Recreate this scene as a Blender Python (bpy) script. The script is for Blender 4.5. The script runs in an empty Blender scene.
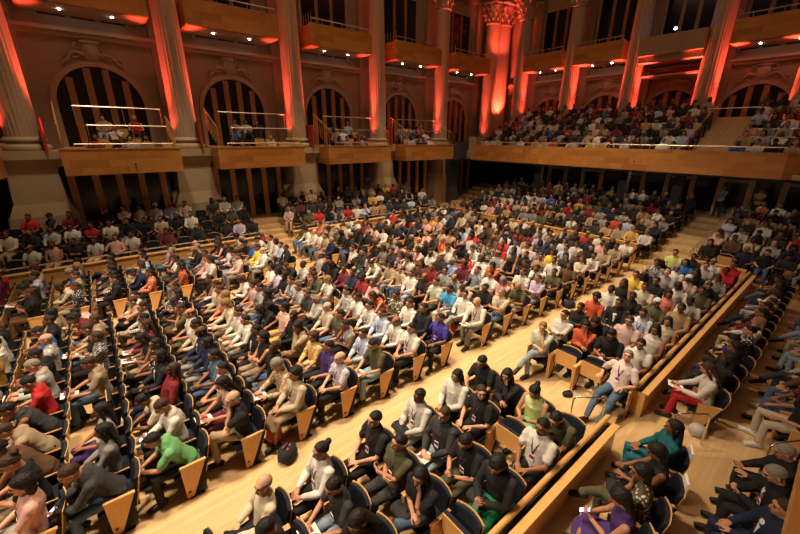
import bpy, bmesh, math, random
import numpy as np
from mathutils import Vector, Matrix, Quaternion, noise
random.seed(7)
sc = bpy.context.scene
COL = sc.collection
R_ = math.radians
PI = math.pi

# ------------------------------------------------------------------ camera
F_PX = 370.0; CX, CY = 400.0, 267.0; CAM_H = 5.6
def _d(px, py): return Vector((px-CX, -(py-CY), -F_PX))
vx = _d(881, 139.6).normalized(); vy = _d(79, 134).normalized()
_m = (vx+vy).normalized(); _n = (vx-vy).normalized()
vx = (_m+_n)/math.sqrt(2); vy = (_m-_n)/math.sqrt(2); vz = vx.cross(vy)
RW = Matrix((vx, vy, vz))            # camera coords -> world
cam_d = bpy.data.cameras.new('camera'); cam = bpy.data.objects.new('camera', cam_d); COL.objects.link(cam)
cam_d.sensor_width = 36; cam_d.lens = F_PX/800*36; cam_d.clip_start = 0.05; cam_d.clip_end = 200
cam.matrix_world = Matrix.Translation((0, 0, CAM_H)) @ RW.to_4x4()
sc.camera = cam
RWT = RW.transposed()
def onz(px, py, z):
    r = RW @ _d(px, py); t = (z-CAM_H)/r.z
    return r.x*t, r.y*t
def proj(x, y, z):
    c = RWT @ Vector((x, y, z-CAM_H))
    if c.z > -0.1: return (-999, -999)
    return CX+F_PX*c.x/-c.z, CY-F_PX*c.y/-c.z
def seen(x, y, z, mx=35, my=45):
    u, v = proj(x, y, z)
    return -mx < u < 800+mx and -25 < v < 534+my

# ------------------------------------------------------------------ materials
def nodes(name):
    m = bpy.data.materials.new(name); m.use_nodes = True
    nt = m.node_tree; b = nt.nodes['Principled BSDF']
    return m, nt, b
def N(nt, t, **kw):
    n = nt.nodes.new(t)
    for k, v in kw.items():
        if k.startswith('i_'): n.inputs[k[2:].replace('_', ' ')].default_value = v
        else: setattr(n, k, v)
    return n
def mixc(nt, fac, a, b, blend='MIX'):
    n = nt.nodes.new('ShaderNodeMix'); n.data_type = 'RGBA'; n.blend_type = blend
    for s, v in ((0, fac), (6, a), (7, b)):
        if isinstance(v, (int, float)): n.inputs[s].default_value = v
        elif isinstance(v, tuple): n.inputs[s].default_value = v if len(v) == 4 else v+(1,)
        else: nt.links.new(v, n.inputs[s])
    return n.outputs[2]
def bump(nt, b, h, st, dist=0.01):
    n = nt.nodes.new('ShaderNodeBump'); n.inputs['Strength'].default_value = st; n.inputs['Distance'].default_value = dist
    nt.links.new(h, n.inputs['Height']); nt.links.new(n.outputs[0], b.inputs['Normal'])
def plain(name, c, rough=.6, metal=0, spec=.5, emit=None, es=0):
    m, nt, b = nodes(name)
    b.inputs['Base Color'].default_value = (*c, 1); b.inputs['Roughness'].default_value = rough
    b.inputs['Metallic'].default_value = metal; b.inputs['Specular IOR Level'].default_value = spec
    if emit: b.inputs['Emission Color'].default_value = (*emit, 1); b.inputs['Emission Strength'].default_value = es
    no = N(nt, 'ShaderNodeTexNoise'); no.inputs['Scale'].default_value = 30
    bump(nt, b, no.outputs['Fac'], .08)
    return m
def wood(name, c1, c2, rough=.35, scale=(1, 1, 1), blocks=None, spec=.5):
    m, nt, b = nodes(name)
    tc = N(nt, 'ShaderNodeTexCoord'); mp = N(nt, 'ShaderNodeMapping'); mp.inputs['Scale'].default_value = scale
    nt.links.new(tc.outputs['Object'], mp.inputs[0])
    no = N(nt, 'ShaderNodeTexNoise'); no.inputs['Scale'].default_value = 3; no.inputs['Detail'].default_value = 5
    nt.links.new(mp.outputs[0], no.inputs['Vector'])
    col = mixc(nt, no.outputs['Fac'], c1, c2)
    if blocks:
        sp = N(nt, 'ShaderNodeSeparateXYZ'); mp2 = N(nt, 'ShaderNodeCombineXYZ'); nt.links.new(tc.outputs['Object'], sp.inputs[0])
        for k, ax in enumerate(blocks[2]): nt.links.new(sp.outputs[ax], mp2.inputs[k])
        br = N(nt, 'ShaderNodeTexBrick'); br.inputs['Scale'].default_value = 1
        br.inputs['Brick Width'].default_value = blocks[0]; br.inputs['Row Height'].default_value = blocks[1]
        br.inputs['Mortar Size'].default_value = blocks[4] if len(blocks) > 4 else .003
        br.inputs['Color1'].default_value = (1, 1, 1, 1); k = blocks[3]; br.inputs['Color2'].default_value = (k, k*.95, k*.88, 1)
        br.inputs['Mortar'].default_value = (k*.75, k*.7, k*.62, 1)
        nt.links.new(mp2.outputs[0], br.inputs['Vector'])
        col = mixc(nt, 1.0, col, br.outputs['Color'], 'MULTIPLY')
    nt.links.new(col, b.inputs['Base Color']); b.inputs['Roughness'].default_value = rough
    b.inputs['Specular IOR Level'].default_value = spec
    return m
def objcol(name, rough, kind='plain', bs=.3):
    m, nt, b = nodes(name)
    oi = N(nt, 'ShaderNodeObjectInfo'); tc = N(nt, 'ShaderNodeTexCoord')
    col = oi.outputs['Color']
    if kind == 'stripe':
        w = N(nt, 'ShaderNodeTexWave'); w.inputs['Scale'].default_value = 12; w.bands_direction = 'Y'
        nt.links.new(tc.outputs['Object'], w.inputs['Vector'])
        col = mixc(nt, w.outputs['Fac'], col, (.75, .72, .68))
    elif kind == 'floral':
        v = N(nt, 'ShaderNodeTexVoronoi'); v.inputs['Scale'].default_value = 22
        nt.links.new(tc.outputs['Object'], v.inputs['Vector'])
        r = N(nt, 'ShaderNodeValToRGB'); r.color_ramp.elements[0].position = .3; r.color_ramp.elements[1].position = .38
        nt.links.new(v.outputs['Distance'], r.inputs[0])
        col = mixc(nt, r.outputs[0], (.7, .62, .5), col)
    elif kind == 'check':
        v = N(nt, 'ShaderNodeTexChecker'); v.inputs['Scale'].default_value = 28
        nt.links.new(tc.outputs['Object'], v.inputs['Vector'])
        col2 = mixc(nt, .55, col, (.8, .8, .8))
        col = mixc(nt, v.outputs['Fac'], col, col2)
    nt.links.new(col, b.inputs['Base Color']); b.inputs['Roughness'].default_value = rough
    b.inputs['Specular IOR Level'].default_value = .3
    no = N(nt, 'ShaderNodeTexNoise'); no.inputs['Scale'].default_value = 9 if kind != 'hair' else 40
    nt.links.new(tc.outputs['Object'], no.inputs['Vector'])
    bump(nt, b, no.outputs['Fac'], bs, .03)
    return m
def attrmat(name, rough):
    m, nt, b = nodes(name)
    a = N(nt, 'ShaderNodeAttribute'); a.attribute_name = 'tint'
    nt.links.new(a.outputs['Color'], b.inputs['Base Color']); b.inputs['Roughness'].default_value = rough
    b.inputs['Specular IOR Level'].default_value = .3
    return m
def stone(name, c1, c2, sc_=2.0, bs=.3):
    m, nt, b = nodes(name)
    tc = N(nt, 'ShaderNodeTexCoord'); no = N(nt, 'ShaderNodeTexNoise'); no.inputs['Scale'].default_value = sc_; no.inputs['Detail'].default_value = 8
    nt.links.new(tc.outputs['Object'], no.inputs['Vector'])
    nt.links.new(mixc(nt, no.outputs['Fac'], c1, c2), b.inputs['Base Color'])
    b.inputs['Roughness'].default_value = .75; bump(nt, b, no.outputs['Fac'], bs, .03)
    return m
def glassmat():
    m, nt, b = nodes('dark_glass')
    b.inputs['Base Color'].default_value = (.012, .014, .016, 1); b.inputs['Roughness'].default_value = .12
    return m
M = dict(
    floor=wood('maple_floor', (.58, .385, .185), (.70, .485, .255), .34, (.6, 6, 1), (1.6, .09, 'XY', .86, .0015), .45),
    fascia=wood('veneer_panel', (.56, .23, .05), (.72, .33, .09), .36, (1, 1, 1), (.62, .30, 'XZ', .70), .4),
    fascia_e=wood('veneer_panel_end', (.54, .22, .048), (.70, .31, .085), .36, (1, 1, 1), (.62, .30, 'YZ', .70), .4),
    wood=wood('maple_wood', (.62, .33, .10), (.74, .42, .15), .33, (8, 2, 2)),
    wood_d=wood('oak_mullion', (.58, .29, .09), (.68, .36, .13), .4, (2, 2, 1)),
    wood_k=wood('dark_oak', (.28, .13, .05), (.36, .17, .07), .5, (2, 2, 1)),
    navy=plain('navy_upholstery', (.012, .015, .026), .8, 0, .2),
    stone=stone('pedestal_stone', (.36, .26, .145), (.46, .34, .20)),
    wall=stone('plaster_wall', (.33, .215, .135), (.42, .285, .185), 1.2),
    shaft=stone('column_plaster', (.42, .30, .20), (.50, .37, .25), 3.0, .15),
    relief=stone('relief_plaster', (.37, .245, .155), (.46, .32, .21), 4.0),
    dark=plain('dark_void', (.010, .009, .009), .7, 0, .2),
    charcoal=plain('charcoal_panel', (.05, .048, .05), .8),
    chrome=plain('chrome_tube', (.72, .70, .66), .22, 1.0),
    rail=plain('brushed_rail', (.62, .52, .40), .35, .8),
    glass=glassmat(),
    skin=objcol('skin', .55, 'plain', .05), hair=objcol('hair', .6, 'hair', .6),
    cloth=objcol('cloth', .85), stripe=objcol('striped_cloth', .85, 'stripe'),
    floral=objcol('floral_cloth', .85, 'floral'), check=objcol('checked_cloth', .85, 'check'),
    eye=plain('eye', (.03, .02, .015), .3), lip=plain('lip', (.28, .09, .07), .5),
    white=plain('white_paper', (.82, .80, .76), .7), badge=plain('badge_print', (.30, .02, .12), .5),
    strap=plain('lanyard_ribbon', (.06, .015, .05), .7),
    shoe=objcol('shoe', .5), screen=plain('lit_screen', (.5, .6, .7), .3, 0, .5, (.65, .80, 1.0), 1.2),
    phone=plain('phone_case', (.02, .02, .025), .3), emblem=plain('emblem', (.03, .02, .02), .5),
    crowd=attrmat('crowd_cloth', .8), lamp=plain('lamp_glow', (1, 1, 1), .4, 0, .5, (1, .93, .8), 60),
    blue_lamp=plain('blue_lamp_glow', (.6, .7, 1), .4, 0, .5, (.35, .45, 1), 40),
    redlamp=plain('red_lamp_body', (.10, .02, .02), .4), tube_red=plain('red_tube_glow', (1, .3, .2), .4, 0, .5, (1, .12, .06), 5),
    black=plain('black_fabric', (.012, .012, .013), .85), orange=plain('orange_bag', (.75, .10, .02), .6),
    red=plain('red_bag', (.65, .03, .02), .6), greybag=plain('grey_plastic', (.45, .40, .40), .5),
    red_lit=plain('red_lit_panel', (.42, .03, .02), .6),  # red lamplight on the box side panels, put into the base colour
)

# ------------------------------------------------------------------ mesh helpers
def newobj(name, me, parent=None, loc=None):
    o = bpy.data.objects.new(name, me); COL.objects.link(o)
    if parent: o.parent = parent
    if loc: o.location = loc
    return o
def tag(o, label=None, cat=None, group=None, kind=None):
    if label: o['label'] = label
    if cat: o['category'] = cat
    if group: o['group'] = group
    if kind: o['kind'] = kind
    return o
def empty(name, loc=(0, 0, 0), rz=0, **k):
    o = bpy.data.objects.new(name, None); COL.objects.link(o); o.location = loc; o.rotation_euler = (0, 0, rz)
    o.empty_display_size = .1
    return tag(o, **k)
class MB:
    def __init__(s): s.v = []; s.f = []; s.m = []
    def add(s, vs, fs, mi=0):
        b = len(s.v); s.v += [tuple(p) for p in vs]; s.f += [tuple(b+i for i in f) for f in fs]; s.m += [mi]*len(fs)
        return s
    def box(s, x0, y0, z0, x1, y1, z1, mi=0, mat=None):
        vs = [Vector(p) for p in ((x0, y0, z0), (x1, y0, z0), (x1, y1, z0), (x0, y1, z0), (x0, y0, z1), (x1, y0, z1), (x1, y1, z1), (x0, y1, z1))]
        if mat is not None: vs = [mat @ v for v in vs]
        return s.add(vs, [(0, 3, 2, 1), (4, 5, 6, 7), (0, 1, 5, 4), (1, 2, 6, 5), (2, 3, 7, 6), (3, 0, 4, 7)], mi)
    def prism(s, poly, axis, a, b, mi=0):
        # poly in the two other axes; extruded a..b along axis
        n = len(poly)
        def P(p, t): return (t, p[0], p[1]) if axis == 'x' else ((p[0], t, p[1]) if axis == 'y' else (p[0], p[1], t))
        vs = [P(p, a) for p in poly]+[P(p, b) for p in poly]
        fs = [tuple(range(n)), tuple(range(2*n-1, n-1, -1))]+[(i, i+n, (i+1) % n+n, (i+1) % n) for i in range(n)]
        return s.add(vs, fs, mi)
    def tube(s, pts, rad, seg=10, mi=0, side=None, cap=True):
        pts = [Vector(p) for p in pts]; n = len(pts)
        if isinstance(rad, (int, float)): rad = [rad]*n
        rings = []
        T = []
        for i in range(n):
            t = (pts[min(i+1, n-1)]-pts[max(i-1, 0)])
            T.append(t.normalized() if t.length > 1e-9 else Vector((0, 0, 1)))
        ref = Vector(side) if side else (Vector((0, 1, 0)) if abs(T[0].y) < .8 else Vector((1, 0, 0)))
        def ring(c, t, ra, rb):
            b = ref-t*ref.dot(t); b.normalize(); a = t.cross(b)
            return [c+b*(ra*math.cos(2*PI*k/seg))+a*(rb*math.sin(2*PI*k/seg)) for k in range(seg)]
        def rr(r): return (r, r) if isinstance(r, (int, float)) else r
        if cap:
            ra, rb = rr(rad[0]); m_ = min(ra, rb)
            for q in (75, 45, 20):
                rings.append(ring(pts[0]-T[0]*m_*math.sin(R_(q)), T[0], ra*math.cos(R_(q)), rb*math.cos(R_(q))))
        for i in range(n):
            ra, rb = rr(rad[i]); rings.append(ring(pts[i], T[i], ra, rb))
        if cap:
            ra, rb = rr(rad[-1]); m_ = min(ra, rb)
            for q in (20, 45, 75):
                rings.append(ring(pts[-1]+T[-1]*m_*math.sin(R_(q)), T[-1], ra*math.cos(R_(q)), rb*math.cos(R_(q))))
        vs = [p for r in rings for p in r]; L = len(rings)
        fs = [(i*seg+k, i*seg+(k+1) % seg, (i+1)*seg+(k+1) % seg, (i+1)*seg+k) for i in range(L-1) for k in range(seg)]
        fs += [tuple(range(seg-1, -1, -1)), tuple((L-1)*seg+k for k in range(seg))]
        return s.add(vs, fs, mi)
    def ell(s, c, r, mi=0, mat=None, seg=14, rings=9):
        c = Vector(c); vs = []; fs = []
        for i in range(rings+1):
            th = PI*i/rings
            th = max(.02, min(PI-.02, th))
            for k in range(seg):
                ph = 2*PI*k/seg
                p = Vector((r[0]*math.sin(th)*math.cos(ph), r[1]*math.sin(th)*math.sin(ph), r[2]*math.cos(th)))
                vs.append((mat @ (p+c)) if mat is not None else p+c)
        for i in range(rings):
            for k in range(seg): fs.append((i*seg+k, (i+1)*seg+k, (i+1)*seg+(k+1) % seg, i*seg+(k+1) % seg))
        fs += [tuple(range(seg)), tuple(rings*seg+k for k in range(seg-1, -1, -1))]
        return s.add(vs, fs, mi)
    def lathe(s, prof, c=(0, 0), seg=24, mi=0, rf=None):
        n = len(prof); vs = []; fs = []
        for r, z in prof:
            for k in range(seg):
                a = 2*PI*k/seg; q = r*(rf(k) if rf else 1)
                vs.append((c[0]+q*math.cos(a), c[1]+q*math.sin(a), z))
        for i in range(n-1):
            for k in range(seg): fs.append((i*seg+k, i*seg+(k+1) % seg, (i+1)*seg+(k+1) % seg, (i+1)*seg+k))
        fs += [tuple(range(seg-1, -1, -1)), tuple((n-1)*seg+k for k in range(seg))]
        return s.add(vs, fs, mi)
    def mesh(s, name, mats, smooth=False):
        me = bpy.data.meshes.new(name); me.from_pydata(s.v, [], s.f)
        for m in (mats if isinstance(mats, (list, tuple)) else [mats]): me.materials.append(m)
        me.polygons.foreach_set('material_index', s.m)
        if smooth: me.polygons.foreach_set('use_smooth', [True]*len(s.f))
        me.update(); return me
    def obj(s, name, mats, parent=None, smooth=False, **k):
        return tag(newobj(name, s.mesh(name, mats, smooth), parent), **k)
def bevel_mesh(me, w, seg=2):
    bm = bmesh.new(); bm.from_mesh(me)
    bmesh.ops.recalc_face_normals(bm, faces=bm.faces)
    bmesh.ops.bevel(bm, geom=[e for e in bm.edges if e.calc_face_angle(0) > .5], offset=w, segments=seg, affect='EDGES', profile=.6)
    bm.to_mesh(me); bm.free(); return me
def remesh(mb, name, mats, vox, dec=1.0, smooth=2, low=None):
    """voxel union of overlapping closed pieces -> one continuous skin; returns (hi, low) meshes"""
    me = mb.mesh('tmp', mats); o = newobj('tmp', me)
    md = o.modifiers.new('r', 'REMESH'); md.mode = 'VOXEL'; md.voxel_size = vox; md.use_smooth_shade = True
    if smooth: s_ = o.modifiers.new('s', 'SMOOTH'); s_.iterations = smooth; s_.factor = .5
    d_ = o.modifiers.new('d', 'DECIMATE'); d_.ratio = dec
    def grab(nm):
        bpy.context.view_layer.update(); dg = bpy.context.evaluated_depsgraph_get()
        r = bpy.data.meshes.new_from_object(o.evaluated_get(dg)); r.name = nm
        r.materials.clear()
        for m in (mats if isinstance(mats, (list, tuple)) else [mats]): r.materials.append(m)
        r.polygons.foreach_set('material_index', [0]*len(r.polygons)); r.polygons.foreach_set('use_smooth', [True]*len(r.polygons))
        return r
    hi = grab(name); lo = None
    if low:
        d_.ratio = max(.0005, low/max(1, len(hi.polygons))*dec); lo = grab(name+'_low')
    bpy.data.objects.remove(o); bpy.data.meshes.remove(me)
    return hi, lo
def to_np(me):
    v = np.empty(len(me.vertices)*3); me.vertices.foreach_get('co', v); v = v.reshape(-1, 3)
    me.calc_loop_triangles(); t = np.empty(len(me.loop_triangles)*3, dtype=np.int64); me.loop_triangles.foreach_get('vertices', t)
    return v, t.reshape(-1, 3)

def folds(me, amp, fr=11, seed=0):
    me.update(); vs = me.vertices; out = []
    for v in vs:
        p = v.co; q = Vector((p.x*fr, p.y*fr*.8, p.z*fr*1.5+seed))
        f = noise.noise(q)+.5*noise.noise(q*2.3); f = max(-.15, f*abs(f)*2.0)+.15
        out.append(p+v.normal*(amp*f))
    for v, c in zip(vs, out): v.co = c
    me.update(); return me

# ------------------------------------------------------------------ hand, heads, hair
def hand_mb(curl):
    mb = MB()
    mb.tube([(-.02, 0, 0), (.02, 0, 0), (.085, 0, 0)], [(.026, .020), (.036, .016), (.038, .013)], 10, 0, (0, 1, 0))
    for i, (y, L) in enumerate(((.030, .070), (.010, .080), (-.010, .074), (-.030, .058))):
        p = Vector((.085, y, 0)); pts = [p]; a = 0
        for j, f in enumerate((.45, .32, .23)):
            a += curl*(.7 if j == 0 else 1.0)
            p = p+Vector((math.cos(a), y*2.2*(1-j*.4), -math.sin(a)))*L*f; pts.append(p)
        mb.tube(pts, [.0092, .0088, .0082, .0068], 8, 0, (0, 1, 0))
    mb.tube([(.012, .026, -.004), (.042, .052, -.014), (.068, .060, -.026), (.086, .058, -.038)], [.014, .0115, .010, .008], 8, 0, (0, 0, 1))
    return mb
HANDS = {}
for nm, c in (('relaxed', .38), ('grip', .95)):
    h, l = remesh(hand_mb(c), 'hand', M['skin'], .0045, .35, 1)
    HANDS[nm] = to_np(h)
def head_parts(mb, H):
    """skull, jaw, nose, ears, brow in head frame H (facing -X)"""
    mb.ell((.012, 0, .025), (.098, .076, .088), 0, H)
    mb.ell((-.022, 0, -.035), (.068, .058, .078), 0, H)
    mb.ell((-.060, 0, -.078), (.030, .030, .026), 0, H)
    mb.ell((-.058, 0, .038), (.038, .056, .022), 0, H)
    mb.tube([H @ Vector((-.080, 0, .022)), H @ Vector((-.100, 0, -.008)), H @ Vector((-.104, 0, -.026))], [.010, .013, .015], 8, 0)
    for s in (1, -1):
        mb.ell((.012, s*.080, -.005), (.020, .012, .034), 0, H, 8, 6)
        mb.ell((-.060, s*.036, -.022), (.026, .022, .022), 0, H, 8, 6)
def face_details(mb, H):
    for s in (1, -1):
        mb.ell((-.083, s*.031, .010), (.010, .012, .006), 1, H, 8, 6)
        mb.ell((-.089, s*.032, .032), (.006, .018, .0035), 1, H, 8, 5)
    mb.ell((-.092, 0, -.052), (.008, .024, .008), 2, H, 8, 6)
def hair_mesh(kind):
    mb = MB()
    seg, rings = 28, 18; c = Vector((.012, 0, .022)); vs = []; fs = []
    sinkz = {'short': .0, 'fringe': -.01, 'bun': .02, 'long': .01, 'curly': .0, 'bob': .0, 'wrap': .0, 'cap': .0}[kind]
    th_ = {'short': 1.075, 'fringe': 1.04, 'bun': 1.09, 'long': 1.12, 'curly': 1.36, 'bob': 1.17, 'wrap': 1.2, 'cap': 1.16}[kind]
    for i in range(rings+1):
        th = max(.03, min(PI-.03, PI*i/rings))
        for k in range(seg):
            ph = 2*PI*k/seg
            d = Vector((math.sin(th)*math.cos(ph), math.sin(th)*math.sin(ph), math.cos(th)))
            front = -d.x; low = -d.z
            # hairline: face window at front, nape at back
            lim = .45-front*.75 if front > 0 else .72
            if kind in ('long', 'bob'): lim = .42-front*.65 if front > .35 else .95
            if kind in ('long', 'bob'): inside = low > (.95 if front <= .1 else .55-1.15*front)
            else: inside = low > (.14+.55*min(1, -front) if front <= 0 else .14-.82*front)
            if kind == 'fringe': inside = low > (.62 if front <= 0 else .45-.9*front) or d.z > .38
            if kind in ('wrap',): inside = low > (.75 if front < 0 else .75-front*1.15)
            f = .90 if inside else th_
            if kind == 'curly' and not inside: f *= 1+.07*math.sin(9*ph+3*th)*math.sin(8*th)
            if kind == 'bob' and not inside and front < .3: f *= 1.06
            vs.append(c+Vector((d.x*.098*f, d.y*.078*f, d.z*.092*f)))
    for i in range(rings):
        for k in range(seg): fs.append((i*seg+k, (i+1)*seg+k, (i+1)*seg+(k+1) % seg, i*seg+(k+1) % seg))
    fs += [tuple(range(seg)), tuple(rings*seg+k for k in range(seg-1, -1, -1))]
    vs = [c+(v-c)*(1+(.035*noise.noise(v*38) if (v-c).length > .08 else 0)) for v in vs]
    mb.add(vs, fs)
    if kind == 'bun': mb.ell((.118, 0, .075), (.042, .045, .042), 0)
    if kind == 'long':
        mb.tube([(.03, 0, .06), (.075, 0, -.03), (.085, 0, -.14), (.095, 0, -.26), (.10, 0, -.33)], [(.07, .05), (.085, .045), (.10, .038), (.095, .030), (.06, .018)], 14, 0, (0, 1, 0))
        for s in (1, -1): mb.tube([(-.02, s*.070, .03), (-.01, s*.088, -.06), (.01, s*.095, -.17)], [.022, .026, .020], 8, 0)
    if kind == 'bob':
        mb.tube([(.03, 0, .04), (.05, 0, -.05), (.05, 0, -.11)], [(.08, .06), (.098, .058), (.095, .05)], 14, 0, (0, 1, 0))
    if kind == 'cap': mb.tube([(-.07, 0, .055), (-.14, 0, .045), (-.17, 0, .038)], [(.07, .012), (.06, .008), (.045, .006)], 12, 0, (0, 1, 0))
    if kind in ('long', 'bob', 'bun', 'cap', 'curly'):
        return remesh(mb, 'hair', M['hair'], .009, .5, 1, 60)
    return remesh(mb, 'hair', M['hair'], .010, .6, 1, 60)
HAIR = {k: hair_mesh(k) for k in ('short', 'fringe', 'bun', 'long', 'curly', 'bob', 'wrap', 'cap')}

# ------------------------------------------------------------------ body poses (local: facing -X, floor z=0)
def ik(S, W, pole, l1=.285, l2=.255):
    d = W-S; L = min(d.length, l1+l2-.004); d = d.normalized()
    a = (l1*l1-l2*l2+L*L)/(2*L); h = math.sqrt(max(0, l1*l1-a*a))
    p = pole-d*pole.dot(d); p.normalize()
    return S+d*a+p*h, S+d*L
POSES = {
 # lean, head pitch, head yaw, (wrist, handdir, palm normal) +y side, -y side, legs, grip
 'lap':    (-6, 6, 0, ((-.30, .09, .66), (-.7, -.7, -.1), (0, 0, -1)), ((-.32, -.08, .67), (-.7, .6, -.1), (0, 0, -1)), 'normal', 'relaxed'),
 'lapx':   (-9, 4, 22, ((-.28, .10, .66), (-.5, -.8, 0), (0, 0, -1)), ((-.30, -.08, .66), (-.6, .7, 0), (0, 0, -1)), 'cross', 'relaxed'),
 'crossed': (-7, 2, -8, ((-.25, -.07, .80), (.1, -1, .1), (.9, 0, 0)), ((-.28, .06, .82), (.1, 1, .1), (.9, 0, 0)), 'normal', 'grip'),
 'phone':  (4, 30, 0, ((-.36, .05, .74), (-.6, -.35, .45), (.3, -.6, .4)), ((-.36, -.05, .74), (-.6, .35, .45), (.3, .6, .4)), 'normal', 'grip'),
 'lean':   (30, 14, 0, ((-.56, .05, .64), (-.5, -.8, -.3), (0, -.3, -1)), ((-.57, -.05, .65), (-.5, .8, -.3), (0, .3, -1)), 'wide', 'grip'),
 'chin':   (4, 8, 14, ((-.26, -.06, .74), (-.2, -1, 0), (0, 0, -1)), ((-.15, -.06, 1.02), (-.1, .25, 1), (1, 0, .1)), 'cross', 'grip'),
 'paper':  (2, 24, -4, ((-.40, .12, .68), (-.8, -.4, .1), (0, -.5, 1)), ((-.38, -.12, .68), (-.8, .4, .1), (0, .5, -1)), 'normal', 'relaxed'),
 'rest':   (-10, 2, -18, ((-.24, .25, .70), (-1, -.1, -.15), (0, 0, -1)), ((-.26, -.12, .66), (-.8, .4, -.1), (0, 0, -1)), 'wide', 'relaxed'),
 'recline': (-20, -4, 10, ((-.10, .27, .72), (-1, .2, -.1), (0, 0, -1)), ((-.16, -.14, .66), (-.8, .3, 0), (0, 0, -1)), 'stretch', 'relaxed'),
 'talk':   (-4, 3, 50, ((-.30, .12, .68), (-.8, -.5, 0), (0, 0, -1)), ((-.30, -.12, .70), (-.8, .3, .1), (0, 0, -1)), 'normal', 'relaxed'),
 'stand':  (-2, 4, 0, ((-.24, -.07, 1.22), (.1, -1, .1), (.9, 0, 0)), ((-.27, .06, 1.24), (.1, 1, .1), (.9, 0, 0)), 'stand', 'grip'),
}
def make_pose(name):
    lean, hp, hy, HL, HR, legs, grip = POSES[name]
    a = R_(lean); hz = .94 if legs == 'stand' else .53
    hip = Vector((.0 if lean < 15 else .03, 0, hz)); up = Vector((-math.sin(a), 0, math.cos(a))); fw = Vector((-math.cos(a), 0, -math.sin(a)))
    def T(u, s=0, f=0): return hip+up*u+Vector((0, s, 0))+fw*f
    P = {}
    # head frame
    Hm = Matrix.Translation(T(.665, 0, .045 if hp < 20 else .075)) @ Matrix.Rotation(R_(hy), 4, 'Z') @ Matrix.Rotation(-(R_(hp)+a*.45), 4, 'Y') @ Matrix.Diagonal((1.08, 1.04, 1.08, 1))
    P['head'] = Hm
    rings = [(-.07, .15, .095), (0, .172, .118), (.1, .155, .110), (.22, .152, .106), (.34, .175, .114), (.43, .168, .098), (.485, .115, .075)]
    def torso(mb, g=0, top=.485, mi=0):
        mb.tube([T(u, 0, .012*math.sin(u*7)) for u, w, d in rings if u <= top], [(w+g, d+g) for u, w, d in rings if u <= top], 20, mi, (0, 1, 0))
    # arms
    arms = []
    for s, (W, hd, pn) in ((1, HL), (-1, HR)):
        S = T(.425, s*.185); W = Vector(W)
        pole = Vector((.35, s*.75, -.75))
        E, W = ik(S, W, pole)
        arms.append((s, S, E, W, Vector(hd).normalized(), Vector(pn).normalized()))
    # legs
    LG = []
    for s in (1, -1):
        Hj = Vector((hip.x-.01, s*.088, hz-.02))
        if legs == 'stand': K = Vector((-.02, s*.11, .50)); A = Vector((.02, s*.13, .085)); fd = Vector((-1, s*.25, 0))
        elif legs == 'wide': K = Vector((-.43, s*.19, .53)); A = Vector((-.42, s*.17, .10)); fd = Vector((-1, s*.3, 0))
        elif legs == 'stretch': K = Vector((-.46, s*.13, .50)); A = Vector((-.78, s*.12, .12)); fd = Vector((-1, s*.15, .35))
        elif legs == 'cross':
            if s == 1: K = Vector((-.45, .07, .50)); A = Vector((-.44, .04, .10)); fd = Vector((-1, .1, 0))
            else: K = Vector((-.44, .0, .64)); A = Vector((-.66, .14, .34)); fd = Vector((-.8, .15, -.45))
        else: K = Vector((-.44, s*.11, .52)); A = Vector((-.44+(.05 if s == 1 else -.05), s*.11, .10)); fd = Vector((-1, s*.12, 0))
        LG.append((s, Hj, K, A, fd.normalized()))
    # ---- body
    mb = MB(); torso(mb, -.010)
    mb.tube([T(.45), T(.53, 0, .01), Hm @ Vector((.015, 0, -.06))], [(.075, .06), .054, .056], 12, 0, (0, 1, 0))
    head_parts(mb, Hm)
    for s, S, E, W, hd, pn in arms:
        mb.tube([S, S.lerp(E, .35), E, E.lerp(W, .3), W], [.050, .046, .037, .038, .026], 12)
    for s, Hj, K, A, fd in LG:
        mb.tube([Hj, Hj.lerp(K, .5), K, K.lerp(A, .3), A], [.080, .068, .052, .052, .036], 12)
        mb.tube([A+Vector((.03, 0, -.04)), A+fd*.16+Vector((0, 0, -.06))], [.034, .028], 8)
    body, lo = remesh(mb, 'body', [M['skin'], M['eye'], M['lip']], .009, .30, 2, 420)
    v, t = to_np(body)
    V = [v]; Tt = [t]; MI = [np.zeros(len(t), int)]; off = len(v)
    for s, S, E, W, hd, pn in arms:
        x = hd; z = -pn; z = (z-x*z.dot(x)).normalized(); y = z.cross(x)
        hv, ht = HANDS[grip]; hv = hv.copy()
        if s*1 > 0: hv[:, 1] *= -1; ht = ht[:, ::-1]
        Rm = np.array([[x.x, y.x, z.x], [x.y, y.y, z.y], [x.z, y.z, z.z]])
        w = hv @ Rm.T + np.array(W)+np.array(x)*.012
        V.append(w); Tt.append(ht+off); MI.append(np.zeros(len(ht), int)); off += len(w)
    fb = MB(); face_details(fb, Hm)
    fm = fb.mesh('f', M['eye']); fv, ft = to_np(fm)
    fmi = np.array([fb.m[lt.polygon_index] for lt in fm.loop_triangles])
    V.append(fv); Tt.append(ft+off); MI.append(fmi)
    V = np.concatenate(V); Tt = np.concatenate(Tt); MI = np.concatenate(MI)
    me = bpy.data.meshes.new('body'); me.from_pydata(V.tolist(), [], Tt.tolist())
    for m in (M['skin'], M['eye'], M['lip']): me.materials.append(m)
    me.polygons.foreach_set('material_index', MI.tolist()); me.polygons.foreach_set('use_smooth', [True]*len(MI)); me.update()
    P['body'] = me; P['body_lo'] = lo
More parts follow.
